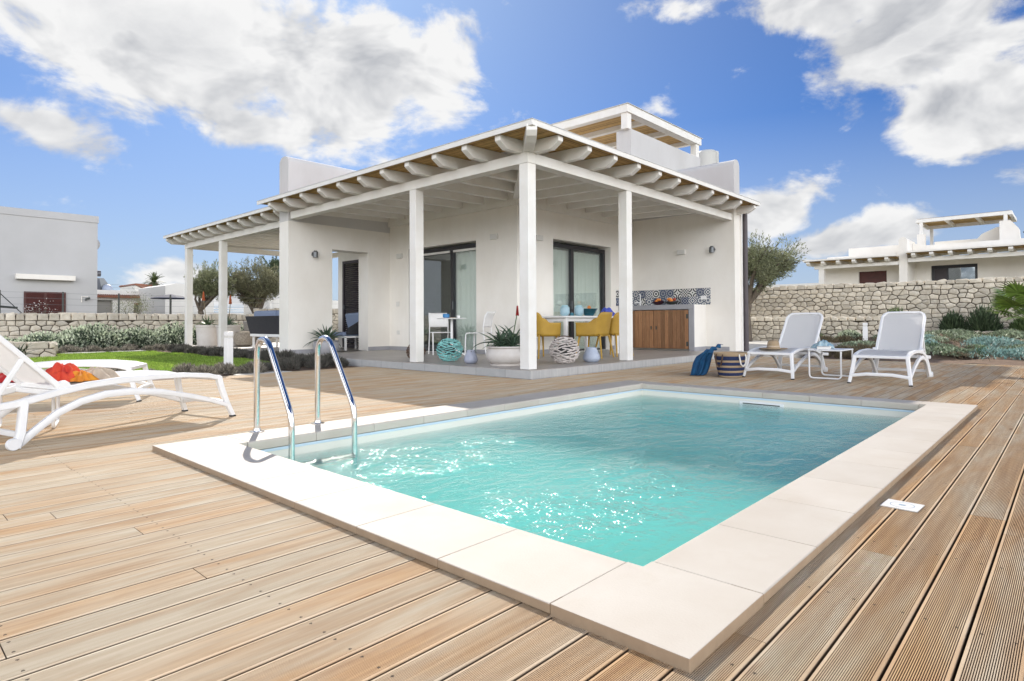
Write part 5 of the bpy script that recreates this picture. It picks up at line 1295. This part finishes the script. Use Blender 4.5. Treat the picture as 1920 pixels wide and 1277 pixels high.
scatter(far_l, spots, 'low brown-grey lavender mound in the row at the far edge of the lawn', .55, .85, grp='lavender row beyond the lawn')
# silver bushes: dark inner foliage with pale tips
def bush(name, label, x, y, r, h, n, mt_in, mt_out, z=0, wd=.03, L=(.05,.09), seed=1, parts=('foliage', 'leaf_tips'), grp=None):
    t = thing(name, label, 'bush', (x, y, z), 0, grp)
    # several overlapping lobes for an uneven outline
    lob = [(random.uniform(-.5,.5)*r, random.uniform(-.5,.5)*r, random.uniform(.0,.35)*h, random.uniform(.45,.75)) for _ in range(7)]
    Cs, Ds = [], []
    for (a, b, c, s) in lob:
        v = sph(n//7); v[:, 2] = np.abs(v[:, 2])*1.0; q = rng.uniform(.2, 1, len(v))[:, None]**.6
        Cs.append(v*q*np.array([r, r, h])*s+np.array([a, b, c*.8])); Ds.append(v+rng.normal(0, .5, v.shape)+np.array([0,0,.3]))
    C = np.concatenate(Cs); D_ = np.concatenate(Ds); k = len(C)
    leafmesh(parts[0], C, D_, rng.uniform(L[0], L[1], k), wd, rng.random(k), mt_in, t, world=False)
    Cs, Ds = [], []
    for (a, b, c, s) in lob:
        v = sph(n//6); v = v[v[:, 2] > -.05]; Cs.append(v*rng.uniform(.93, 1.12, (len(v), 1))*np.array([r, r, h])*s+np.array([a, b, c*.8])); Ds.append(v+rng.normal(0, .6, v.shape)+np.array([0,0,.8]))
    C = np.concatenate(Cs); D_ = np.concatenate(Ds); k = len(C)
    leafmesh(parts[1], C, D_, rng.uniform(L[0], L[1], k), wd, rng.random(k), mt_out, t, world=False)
    return t
GS = 'silver-leaved bushes before the boundary wall'
for i, (x, y, r, h, lb) in enumerate([
    (3.9, 20.9, .95, .58, 'broad silvery white-tipped bush right of the stone stub, at the left of the row'),
    (5.05, 21.0, .95, .62, 'silvery white-tipped bush, second from the stone stub'),
    (6.1, 21.1, .7, .50, 'smaller silvery bush in the dip between two larger ones beyond the lawn'),
    (7.1, 21.2, 1.0, .72, 'largest silvery bush, beside the end post of the left porch'),
    (8.5, 21.2, .8, .6, 'silvery bush behind the tall cylindrical pots'),
    (2.2, 20.4, 1.0, .45, 'low silvery bush behind the short stone stub at the far left')]):
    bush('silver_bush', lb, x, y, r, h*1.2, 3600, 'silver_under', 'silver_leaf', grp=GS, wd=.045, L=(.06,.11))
for i, (x, y, r, h, lb) in enumerate([(5.0, 22.6, .9, .75, 'dark green bush against the boundary wall below the middle fence post'), (6.9, 22.8, .8, .72, 'dark green bush against the boundary wall left of the end porch post'), (3.0, 22.3, 1.1, .42, 'low dark bush at the foot of the boundary wall at the left'), (8.3, 22.6, .8, .6, 'dark green bush at the wall behind the tall pots')]):
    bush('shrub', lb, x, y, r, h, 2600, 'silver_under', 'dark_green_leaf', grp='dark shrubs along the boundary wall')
sp = thing('strap_plant', 'dark strappy plant in front of the short stone stub by the left lounger', 'plant', (2.6, 17.5, 0)); m = MB()
for k in range(50): m.blade((2.6, 17.5, 0), k*137.5, random.uniform(.35,.6), .05, rise=random.uniform(35,85), droop=random.uniform(40,110), seg=5, th=.05)
m.build('leaves', 'dark_green_leaf', sp, smooth='full')
for i, (x, y, a, b, lb) in enumerate(((4.2, 19.15, .5, .22, 'flat pale stepping stone at the far left corner of the lawn'), (5.2, 19.25, .45, .2, 'flat pale stepping stone between lavender mounds beyond the lawn'), (6.25, 20.3, .6, .35, 'flat pale stepping stone beside the end of the left porch floor'))):
    m = MB(); m.prism([(x+a*math.cos(t)*(1+.1*math.sin(3*t+i)), y+b*math.sin(t)*(1+.1*math.cos(2*t))) for t in np.linspace(0, 2*PI, 12)[:-1]], 'z', -.05, .045); tag(m.build('stepping_stone', 'paving', None, bevel=.01), lb, 'stepping stone')
m = MB(); m.prism([(4.0, 9.41), (4.9, 9.41), (4.85, 9.68), (4.05, 9.62)], 'z', -.05, .006); tag(m.build('edging_slab', 'paving'), 'flat pale slab between the deck edge and the lavender beside the bollard light', 'slab')

# right-hand bed: spreading succulents
def bed_z(x): u = min(max((x-13.68)/8.6, 0), 1); return -.01+.40*u**1.1
def succ_cover():
    for nm, mt, N, wd, L, seed, lb in (('succulent_cover', 'succulent', 70000, .034, (.04,.09), 1, 'pale grey-green succulent ground cover in the bed behind the right loungers'), ('succulent_cover', 'succulent_blue', 13000, .022, (.05,.09), 2, 'blue-green succulent patches spreading through the right-hand bed'), ('dry_cover', 'rosemary', 5000, .018, (.03,.06), 3, 'dry brown creeping stems between the succulents of the right-hand bed')):
        r2 = np.random.default_rng(seed); k = 85 if seed == 1 else (26 if seed == 2 else 60)
        cx = r2.uniform(14.2, 22.0, k); cy = r2.uniform(-5, 4.1, k); cr = r2.uniform(.2, .6, k) if seed != 2 else r2.uniform(.25, .6, k)
        if seed == 2: cx = r2.uniform(14.8, 19, k)
        idx = r2.integers(0, k, N); a = r2.uniform(0, 2*PI, N); q = np.sqrt(r2.random(N))*cr[idx]
        x = cx[idx]+q*np.cos(a); y = cy[idx]+q*np.sin(a); ok = (y < 4.25) & (x > 13.9) & (x < 22.1); x, y, idx, q = x[ok], y[ok], idx[ok], q[ok]
        z = np.array([bed_z(v) for v in x])+(.03+.26*(cr[idx]**.7))*np.sqrt(np.clip(1-(q/cr[idx])**2, 0, 1))*r2.uniform(.75, 1.05, len(x))*(1.15 if seed == 2 else .8)
        n = len(x); D_ = np.column_stack([r2.normal(0, .6, n), r2.normal(0, .6, n), np.full(n, .8)])
        o = leafmesh(nm, np.column_stack([x, y, z]), D_, r2.uniform(L[0], L[1], n), wd, r2.random(n), mt); tag(o, lb, 'ground cover', kind='stuff')
succ_cover()
GA = 'small agaves in the right-hand bed'
def agave(x, y, s, label, mt='aloe_light', n=34):
    t = thing('agave', label, 'agave', (x, y, bed_z(x)), 0, GA); m = MB()
    for k in range(n): m.blade((0,0,.02), k*137.5, s*random.uniform(.75,1), s*.13, rise=15+60*(k/n)+random.uniform(-6,6), droop=-random.uniform(5,30), seg=5, th=.15)
    m.build('leaves', mt, t, world=False, smooth='full')
agave(14.9, 1.35, .36, 'spiky yellow-green agave at the front of the bed near the right edge of the picture'); agave(15.3, .9, .30, 'smaller spiky agave at the right picture edge in the bed', 'aloe'); agave(16.0, 2.3, .28, 'small green agave between blue succulents in the bed'); agave(15.0, 2.9, .24, 'small grey agave behind the backrest of the far right lounger', 'aloe')
GR = 'brown rosemary mounds between path and deck'
rs = mound('rosemary_mound', '', 'rosemary', .32, .26, 1500, 'rosemary', group=GR, L=(.05,.10))
spots = [(14.1+.42*k, 4.05-.17*k+random.uniform(-.06,.06), 0) for k in range(9)]+[(14.0+.4*k, 3.5-.1*k, 0) for k in range(6)]
scatter(rs, spots, 'dark brown rosemary mound in the row between the path and the two right loungers', .85, 1.15, grp=GR)
rs2 = mound('rosemary_mound', '', 'rosemary', .3, .22, 1200, 'rosemary', L=(.05,.10))
scatter(rs2, [(20.6, 5.2, .1), (20.9, 4.75, .1), (20.2, 5.6, .1), (20.8, 5.9, .1)], 'brown rosemary mound at the foot of the lower stone wall beside the bollard', .9, 1.3, grp='rosemary by the lower wall')
for (x, y, r, h, mo, lb) in [(20.6, 8.55, .55, .5, 'green_leaf', 'green bush in front of the lower stone wall, left of the shaded lounger backrest'), (20.8, 9.6, .45, .38, 'dark_green_leaf', 'small dark bush at the wall foot beside the downpipe'), (20.9, 6.4, .45, .42, 'green_leaf', 'small green bush at the right part of the lower stone wall'), (21.0, 5.1, .4, .36, 'silver_leaf', 'greyish small bush at the end of the lower stone wall')]:
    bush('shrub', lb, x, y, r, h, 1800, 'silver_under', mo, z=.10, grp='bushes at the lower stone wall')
for i, (x, y, r, h, lb) in enumerate([(22.3, 4.15, .45, .95, 'upright dark green bush just behind the end of the lower stone wall'), (22.75, 2.0, .55, 1.0, 'upright green bush against the tall stone wall right of the right lounger'), (22.8, 1.0, .55, .55, 'lower dark bush against the tall stone wall, in the middle of the row'), (22.8, 2.75, .4, .75, 'dark green bush directly behind the right lounger backrest'), (22.8, -1.0, .6, .55, 'dark bush beneath the tall wall near the fan palm'), (22.7, -.2, .45, .5, 'dark bush beneath the tall wall left of the fan palm')]):
    t = thing('rosemary_bush', lb, 'bush', (x, y, .36), 0, 'upright bushes along the tall wall'); n = 1900
    v = sph(n); v[:, 2] = np.abs(v[:, 2]); q = rng.uniform(.2, 1, n)[:, None]**.6
    leafmesh('foliage', v*q*np.array([r, r, h])*.75, v*.6+np.array([0,0,1.1])+rng.normal(0, .25, (n, 3)), rng.uniform(.12, .26, n), .022, rng.random(n), 'dark_green_leaf' if i % 2 else 'green_leaf', t, world=False)
fpn = thing('fan_palm', 'bright green fan palm at the right picture edge in front of the tall stone wall', 'palm', (20.3, .75, .3))
m = MB(); m.tube([(0,0,0), (.02,0,.28), (0,.02,.5)], [.16,.13,.08], 10); m.build('trunk', 'bark', fpn, world=False)
for k in range(26):
    az = k*137.5; el = R(random.uniform(5, 80)); L = random.uniform(.55, .95); d = Vector((math.cos(R(az))*math.cos(el), math.sin(R(az))*math.cos(el), math.sin(el))); tip = Vector((0,0,.45))+d*L
    m = MB(); m.tube([(0,0,.4), tuple(tip)], [.012,.007], 5)
    a = Vector((-math.sin(R(az)), math.cos(R(az)), 0)); u = d.cross(a)
    for j in range(22):
        th = R(-115+230*j/21); dd = (d*math.cos(th)+a*math.sin(th)); e1 = tip+dd*.26+u*.0; e2 = tip+dd*random.uniform(.46,.56)+Vector((0,0,-.08)); w_ = a*math.cos(th)*.028-d*math.sin(th)*.028
        m.add([tuple(tip), tuple(e1-w_), tuple(e2), tuple(e1+w_)], [(0,1,2,3)], None, random.random())
    m.build('frond', 'fan_leaf', fpn, world=False)

# olive trees and others
def tree(name, label, x, y, z, trunk_h, cr, ch, cz, nleaf, mt, lw=.028, ll=(.10,.18), lean=(0,0), seed=1, cat='olive tree', tr=.16, spray=.35, offs=(0,0), bark='bark', flat=1.0, nl=46, drop=0):
    rr = random.Random(seed); r2 = np.random.default_rng(seed); t = thing(name, label, cat, (x, y, z))
    m = MB(); top = Vector((lean[0], lean[1], trunk_h)); ctr = Vector((offs[0], offs[1], cz))
    m.tube([(0,0,-.1), (lean[0]*.2+.03, lean[1]*.2, trunk_h*.35), (lean[0]*.6-.03, lean[1]*.6+.03, trunk_h*.7), tuple(top)], [tr*1.25, tr*.95, tr*.85, tr*.8], 12)
    tips = []
    for k in range(8):
        a = k*2.4+rr.uniform(-.3,.3); e = rr.uniform(.0, 1.1); q = rr.uniform(.45, .75)
        end = ctr+Vector((cr*q*math.cos(a), cr*q*flat*math.sin(a), ch*(q*math.sin(e)*1.0-.25))); mid = top.lerp(end, .5)+Vector((rr.uniform(-.1,.1)*cr, rr.uniform(-.1,.1)*cr, .08*ch))
        m.tube([tuple(top), tuple(mid), tuple(end)], [tr*.55, tr*.34, tr*.1], 7); tips += [end, mid]
        for _ in range(3):
            e2 = end+Vector((rr.uniform(-1,1), rr.uniform(-1,1), rr.uniform(-.3,1)))*cr*.35; m.tube([tuple(mid.lerp(end, .6)), tuple(e2)], [tr*.16, tr*.04], 5); tips.append(e2)
    m.build('trunk', bark, t, world=False, smooth=True)
    # leaf clumps spread through the volume, denser at random lobes
    C, D_ = [], []
    for k in range(nl):
        v = r2.normal(size=3); v /= np.linalg.norm(v); q = r2.uniform(.25, 1)**.5
        c = np.array(ctr)+v*q*np.array([cr, cr*flat, ch])*np.array([.80,.80,.78]); 
        if v[2] < -.3: c[2] += ch*.25
        s = r2.uniform(.16, .34)*cr; n = int(nleaf/nl*r2.uniform(.6, 1.4)); w_ = r2.normal(size=(n, 3)); w_ /= np.linalg.norm(w_, axis=1, keepdims=True); rad = r2.random((n, 1))**.45
        C.append(c+w_*rad*s*np.array([1,1,.8])); D_.append(v*spray+w_*.6+r2.normal(0, .35, (n, 3))+np.array([0,0,.45*spray*2-drop]))
    # thin shoots sticking out of the outline
    for k in range(int(nl*1.6)):
        v = r2.normal(size=3); v[2] = abs(v[2])*.8+.05 if not drop else v[2]; v /= np.linalg.norm(v); base = np.array(ctr)+v*np.array([cr, cr*flat, ch])*r2.uniform(.72, .95); n = 16
        dd = v+np.array([0,0,.9 if not drop else 0])+r2.normal(0, .3, 3); dd /= np.linalg.norm(dd); s = np.linspace(0, cr*.30, n)[:, None]; C.append(base+dd*s+r2.normal(0, .015, (n, 3))); D_.append(dd+r2.normal(0, .5, (n, 3)))
    C = np.concatenate(C); D_ = np.concatenate(D_); n = len(C)
    leafmesh('crown', C, D_, r2.uniform(ll[0], ll[1], n), lw, r2.random(n), mt, t, world=False)
    return t
tree('olive_tree', 'gnarled olive tree beside the right end of the villa before the tall stone wall', 20.4, 8.15, .2, 1.15, 1.32, 1.02, 2.30, 21000, 'olive_leaf', seed=3, tr=.17, lean=(.1,-.05), offs=(0,-.50), lw=.026, ll=(.07,.14), nl=60)
tree('olive_tree', 'smaller olive tree with a leaning trunk between the end posts of the left porch', 10.0, 26.0, .2, 1.1, .95, .95, 2.05, 12000, 'olive_leaf', seed=5, tr=.13, lean=(-.35,.1), offs=(.05,0), lw=.03, ll=(.08,.15), nl=46)
tree('olive_tree', 'larger broad olive tree seen under the left porch roof, right of its posts', 11.85, 26.0, .2, .9, 1.35, 1.05, 2.10, 17000, 'olive_leaf_dark', seed=6, tr=.24, lean=(.1,0), offs=(0,0), lw=.03, ll=(.08,.15), nl=60)
tree('pine_tree', 'dark green pine rising behind the larger olive tree', 20.3, 40.0, .2, 2.2, 1.9, 1.35, 3.75, 9000, 'pine_leaf', seed=8, tr=.18, cat='pine tree', lw=.06, ll=(.10,.2), nl=40)
# wispy plants behind the boundary wall
for i, (x, y, h, lb) in enumerate(((4.2, 24.9, 1.5, 'thin leafless shrub with pale blossom in front of the brown louvred window'), (7.1, 25.6, 1.55, 'feathery grey-green shrub before the low house wall'), (8.0, 24.8, 1.6, 'prickly pear cactus silhouette above the boundary wall near the end porch post'), (6.1, 30, 1.5, 'yellow-green bush before the arched opening of the low house'))):
    if i == 2: continue
    if False:
        m = MB()
        for k in range(16): ball(m, (x+random.uniform(-.45,.35), y+random.uniform(-.2,.2), .95+random.uniform(0,.75)), random.uniform(.05,.09), 1.4, 8, 6)
        tag(m.build('cactus', 'cactus', None, smooth=True), lb, 'cactus'); continue
    t = thing('wispy_shrub', lb, 'shrub', (x, y, 0)); m = MB()
    tips = []
    for k in range(12):
        a = random.uniform(0, 6.28); q = random.uniform(.15, .5); p1 = (q*.4*math.cos(a), q*.4*math.sin(a), h*.6); p2 = (q*math.cos(a), q*math.sin(a), h*random.uniform(.8, 1.05)); m.tube([(0,0,0), p1, p2], [.02,.012,.004], 5); tips.append(p2)
    m.build('branches', 'bark', t, world=False)
    n = 90 if i == 0 else 1500; idx = rng.integers(0, 12, n); C = np.array(tips)[idx]+rng.normal(0, .06 if i == 0 else .16, (n, 3))*np.array([1,1,1.3]); leafmesh('leaves', C, sph(n), .05, .022, rng.random(n), ['paper', 'olive_leaf', '', 'green_leaf'][i], t, world=False)
# palm far off
pt = thing('palm_tree', 'tall date palm far away above the red-roofed house', 'palm', (21.35, 70, 0))
m = MB(); m.tube([(0,0,0), (.1,0,2), (0,0,5.0)], [.45,.38,.36], 12); m.build('trunk', 'bark', pt, world=False)
m = MB()
for k in range(54):
    az = R(k*137.5); el = R(random.uniform(-35, 85)); L = random.uniform(.95, 1.3); p = Vector((0,0,5.05)); prev = p
    d = Vector((math.cos(az)*math.cos(el), math.sin(az)*math.cos(el), math.sin(el)))
    a = Vector((-math.sin(az), math.cos(az), 0))
    for s in range(7):
        q = p+d*(L/7); 
        for sg in (-1, 1): 
            for j in range(2):
                c = p.lerp(q, j*.5); tip = c+a*sg*.20*(1-s/9)+d*.16+Vector((0,0,-.05)); m.add([tuple(c), tuple(c+d*.09), tuple(tip)], [(0,1,2)], None, random.random())
        d = (d+Vector((0,0,-.16))).normalized(); p = q
m.build('crown', 'palm_leaf', pt, world=False)

# ================================================================== NEIGHBOURING BUILDINGS
bA = thing('apartment_block', 'big plain grey-white building at the left picture edge behind the boundary wall', 'building', (0, 29, 0))
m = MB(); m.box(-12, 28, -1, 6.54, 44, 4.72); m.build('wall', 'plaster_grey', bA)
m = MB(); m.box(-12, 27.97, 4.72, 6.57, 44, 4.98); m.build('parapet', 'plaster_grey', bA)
m = MB(); m.box(4.02, 27.72, 2.42, 5.78, 27.999, 2.60); m.build('window_ledge', 'plaster', bA)
m = MB(); m.box(4.28, 27.955, .9, 5.53, 27.998, 1.98); wn_ = m.build('window_frame', 'louver_brown', bA)
m = MB()
for (a, b) in ((4.34, 4.87), (4.94, 5.47)):
    for k in range(20): z = .95+k*.05; m.prism([(27.93, z), (27.954, z+.035), (27.96, z+.035), (27.94, z)], 'x', a, b)
m.build('louvre_slats', 'louver_brown', wn_)
m = MB(); m.tube([(6.15, 27.9, 1.68), (6.15, 27.9, 1.74), (6.28, 27.9, 1.78)], .04, 8); m.build('wall_lamp', 'dark_metal', bA)
m = MB(); m.tube([(6.03, 27.98, 1.62), (6.03, 27.98, 1.84), (6.24, 27.98, 1.84)], .018, 6); m.build('wall_pipe', 'plaster', bA)
m = MB(); m.lathe([(0,-.03),(.24,-.03),(.27,.0),(.24,.03),(0,.03)], 24, (0,0,0), TR(6.44, 28.35, 3.93)@Matrix.Rotation(PI/2, 4, 'X')); m.build('satellite_dish', 'plaster_grey', bA)
bB = thing('house', 'long low white house with a red-tiled edge and an arched opening', 'house', (12.4, 45, 0))
m = MB(); wall_cells(m, 'y', 45, 45.3, 9.0, 14.1, -1, 2.55, [(10.5, 11.35, .6, 2.28), (12.55, 13.75, 1.35, 2.12)]); m.box(9.0, 45.301, -1, 14.1, 50, 2.55); m.build('wall', 'plaster_far', bB)
m = MB(); m.box(9.0, 44.95, 2.62, 14.2, 50, 2.92); m.box(13.6, 44.94, 2.92, 14.15, 50, 3.02); m.build('parapet', 'plaster_far', bB)
m = MB()
for k in range(44): m.tube([(9.05+k*.118, 44.62, 2.48), (9.05+k*.118, 44.96, 2.60)], .065, 6)
m.box(9.0, 44.66, 2.44, 14.25, 44.95, 2.50); m.build('tiled_edge', 'terracotta', bB)
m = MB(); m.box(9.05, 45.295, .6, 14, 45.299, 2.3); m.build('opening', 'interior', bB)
m = MB(); m.box(12.55, 44.80, 2.02, 13.75, 45.0, 2.12); m.build('porch_tiles', 'terracotta', bB)
so_ = thing('solar_heater', 'rooftop solar water heater with a dark tank behind the corner of the big grey building', 'solar heater', (10.6, 47, 2.9))
m = MB(); m.prism([(9.7, 2.93), (11.75, 2.93), (11.2, 3.75), (9.7, 3.75)], 'y', 46.4, 46.46); m.build('frame', 'lamp_metal', so_)
for a in (9.75, 10.45):
    m = MB(); m.prism([(a, 2.98), (a+.62, 2.98), (a+.50, 3.70), (a, 3.70)], 'y', 46.36, 46.395); m.build('collector', 'solar_glass', so_)
m = MB(); m.tube([(9.6, 46.6, 4.05), (11.05, 46.6, 4.05)], .20, 16); m.build('tank', 'solar_tank', so_, smooth=True)
m = MB(); ball(m, (11.35, 46.2, 3.05), .30, 1, 16, 10); m.build('vessel', 'ceramic_blue', so_, smooth=True)
bC = thing('house', 'small distant house with a sloping terracotta roof below the palm', 'house', (21, 70, 0))
m = MB(); m.prism([(19.6, -1), (23.8, -1), (23.8, 4.1), (20.9, 4.1), (19.6, 4.65)], 'y', 70, 75); m.build('wall', 'plaster_far', bC)
m = MB(); m.prism([(19.5, 4.72), (20.9, 4.12), (23.9, 4.12), (23.9, 4.32), (21.4, 4.75), (19.6, 4.85)], 'y', 69.8, 75.2); m.build('roof', 'terracotta', bC)
m = MB(); m.box(20.6, 69.96, 3.2, 21.0, 69.995, 3.8); m.box(21.5, 69.96, 3.2, 21.9, 69.995, 3.9); m.build('window', 'louver_brown', bC)
bD = thing('house', 'plain white box-shaped house between the tiled house and the end porch post', 'house', (13.6, 40, 0))
m = MB(); m.prism([(12.8, -1), (15.6, -1), (15.6, 3.05), (13.4, 3.22), (12.8, 3.05)], 'y', 40, 45); m.build('wall', 'plaster_far', bD)
m = MB(); m.box(14.0, 39.96, 1.2, 14.9, 39.995, 2.1); m.build('window', 'light_grey_box', bD)
um = thing('parasol', 'dark parasol in front of the white box-shaped house', 'parasol', (12.9, 36, 0))
m = MB(); m.tube([(11.8, 36, 0), (11.8, 36, 2.25)], .04, 8); m.build('pole', 'dark_metal', um)
m = MB(); m.lathe([(1.0,2.12),(.98,2.16),(.5,2.28),(0,2.38)], 8, (11.8, 36, 0)); m.build('canopy', 'navy_fabric', um)
bE = thing('house', 'distant pale buildings low behind the olive trees, with white railings', 'house', (20, 60, 0))
m = MB(); m.box(15.5, 46, -1, 26, 52, 1.55); m.box(21.6, 45.6, -1, 26, 46, 2.7); m.build('wall', 'plaster_far', bE)
m = MB()
for k in range(5): m.box(15.0, 44.5, 1.15+k*.16, 21, 44.54, 1.22+k*.16)
m.build('railing', 'white_plastic', bE)
bF = thing('house', 'white far-off block with a chimney pipe right of the larger olive tree', 'house', (24, 46, 0)); 
m = MB(); m.box(17.5, 36, -1, 24, 40, 2.25); m.build('wall', 'plaster_far', bF)
m = MB(); m.tube([(17.2, 35.6, 1.0), (17.2, 35.6, 3.2)], .12, 10); m.lathe([(.16,0),(.18,.1),(.1,.25)], 10, (17.2, 35.6, 3.15)); m.build('chimney', 'plaster_far', bF)
m = MB(); m.tube([(14.64, 40.9, 0), (14.64, 40.9, 5.1)], [.035,.02], 6); m.lathe([(.0,0),(.06,.02),(.06,.14),(0,.16)], 8, (14.64, 40.9, 5.0)); tag(m.build('antenna_pole', 'lamp_metal'), 'slim pole rising above the smaller olive tree between the end porch posts', 'pole')
m = MB()
for z in (3.95, 4.2, 4.45): m.tube([(7.5+3.2*k, 60+0*k, z-.35*math.sin(PI*min(k/7, 1))-.02*k) for k in range(8)], .014, 4)
tag(m.build('power_line', 'lamp_metal'), 'overhead wires between the big grey building and the distant houses', 'wires')

# right-hand neighbour villa
NX = 30.0
nv = thing('villa', 'neighbouring white villa with rafters and a rooftop pergola behind the tall stone wall', 'villa', (NX, 4, 0))
m = MB()
wall_cells(m, 'x', NX+1.6, NX+1.9, -6, 5.2, -.5, 3.5, [(2.95, 4.55, .9, 3.12)]); m.build('wall', 'plaster', nv)
m = MB(); wall_cells(m, 'x', NX+1.0, NX+1.3, 5.35, 8.6, -.5, 3.5, [(6.1, 7.2, .9, 2.98)]); m.box(NX+1.31, 8.3, -.5, NX+6, 8.6, 3.5); m.build('wall', 'plaster', nv)
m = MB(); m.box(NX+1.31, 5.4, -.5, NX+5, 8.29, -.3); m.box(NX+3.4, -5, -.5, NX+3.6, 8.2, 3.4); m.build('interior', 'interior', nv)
m = MB(); m.box(NX+1.15, 6.1, .9, NX+1.2, 7.2, 2.98); m.build('window', 'louver_brown', nv)
wf = MB(); wf.box(NX+1.72, 2.95, .9, NX+1.80, 3.05, 3.12); wf.box(NX+1.72, 4.45, .9, NX+1.80, 4.55, 3.12); wf.box(NX+1.72, 3.05, 2.98, NX+1.80, 4.45, 3.12); wf.box(NX+1.72, 3.95, .9, NX+1.80, 4.02, 2.98); wfo = wf.build('sliding_window', 'dark_frame', nv)
m = MB(); m.box(NX+1.74, 4.02, .9, NX+1.78, 4.45, 2.98); m.build('shutter', 'louver', wfo)
m = MB(); m.box(NX+1.75, 3.05, .9, NX+1.76, 3.95, 2.98); m.build('glass_pane', 'window_glass', wfo)
m = MB(); m.prism(bullnose(5.12, 5.42, -.5, 4.25, .14), 'x', NX-.15, NX+1.6); m.build('wing_wall', 'plaster', nv, smooth=True)
for y in (8.35, 1.15): m = MB(); m.box(NX-.1, y, -.5, NX+.12, y+.22, 3.20); m.build('post', 'white_wood', nv)
m = MB(); m.box(NX-.12, -6, 3.20, NX+.10, 5.11, 3.36); m.box(NX-.12, 5.43, 3.12, NX+.10, 8.75, 3.26); m.build('beam', 'white_wood', nv)
for k in range(17):
    y = 4.85-.62*k if k < 11 else 8.9-.62*(k-11); zb = 3.362 if k < 11 else 3.262
    m = MB(); m.prism([(NX-.55, zb+.16), (NX+1.6, zb+.22), (NX+1.6, zb+.05), (NX-.45, zb), (NX-.55, zb+.08)], 'y', y-.07, y+.07); m.build('rafter', 'white_wood', nv)
cane('cane_mat', NX-.55, -6, NX+1.5, 5.10, 'y', lambda s: 3.525+(s-NX)*.028, nv, .06); cane('cane_mat', NX-.55, 5.44, NX+.95, 9.05, 'y', lambda s: 3.425+(s-NX)*.028, nv, .06)
m = MB(); m.box(NX-.6, -6, 3.55, NX+1.6, 5.1, 3.62); m.box(NX-.6, 5.45, 3.45, NX+1.3, 9.1, 3.52); m.build('porch_roof', 'plaster', nv)
m = MB(); m.prism([(-6, 3.5), (5.11, 3.5), (5.11, 4.08), (4.6, 3.96), (-6, 3.95)], 'x', NX+1.0, NX+1.3); m.box(NX+1.0, 5.43, 3.5, NX+1.3, 7.6, 4.06); m.box(NX+1.0, 7.6, 3.45, NX+1.3, 8.5, 3.72); m.build('parapet', 'plaster', nv)
m = MB(); m.prism([(2.2, 3.6), (4.5, 3.6), (4.5, 4.20), (3.0, 4.20), (2.85, 4.38), (2.6, 4.5), (2.35, 4.62), (2.2, 4.62)], 'x', NX+2.2, NX+2.5); m.prism([(1.55, 3.6), (2.2, 3.6), (2.2, 4.75), (1.85, 4.75), (1.6, 4.4)], 'x', NX+1.31, NX+2.1); m.box(NX+1.31, 4.72, 3.6, NX+1.6, 5.0, 4.48); m.build('terrace_parapet', 'plaster', nv)
for (x, y) in ((NX+1.4, 1.95), (NX+1.4, 4.8), (NX+4.0, 1.95), (NX+4.0, 4.8)): m = MB(); m.box(x, y, 4.2, x+.12, y+.12, 5.0); m.build('terrace_post', 'white_wood', nv)
m = MB(); m.box(NX+1.38, 1.8, 5.0, NX+1.55, 5.05, 5.14); m.box(NX+3.95, 1.8, 5.0, NX+4.12, 5.05, 5.14)
for y in (1.8, 2.9, 3.95, 4.93): m.box(NX+1.551, y, 5.01, NX+3.949, y+.12, 5.13)
m.build('terrace_beam', 'white_wood', nv)
cane('terrace_cane', NX+1.4, 1.85, NX+4.1, 5.0, 'y', lambda s: 5.142, nv, .05)
m = MB(); m.box(NX+1.55, 4.75, 2.80, NX+1.599, 4.9, 2.88); m.box(NX+1.55, 1.9, 2.95, NX+1.599, 2.1, 3.02); m.build('junction_box', 'plaster', nv)
m = MB(); m.tube([(NX+2.0, 1.5, 4.3), (NX+2.0, 1.2, 4.33), (NX+2.0, 1.05, 4.42)], .03, 6); m.lathe([(.04,0),(.1,.05),(.04,.1)], 8, (NX+2.0, 1.05, 4.40)); tag(m.build('tv_antenna', 'dark_metal'), 'small dark antenna arm on the neighbouring roof at the right picture edge', 'antenna')
bG = thing('house', 'tiny pale far house seen low between the olive tree and the neighbouring villa', 'house', (40, 12, 0)); m = MB(); m.box(38, 9.6, -1, 44, 14, 2.75); m.build('wall', 'plaster_far', bG); m = MB(); m.box(37.9, 9.5, 2.75, 44.1, 14.1, 2.95); m.build('roof', 'plaster_far', bG)
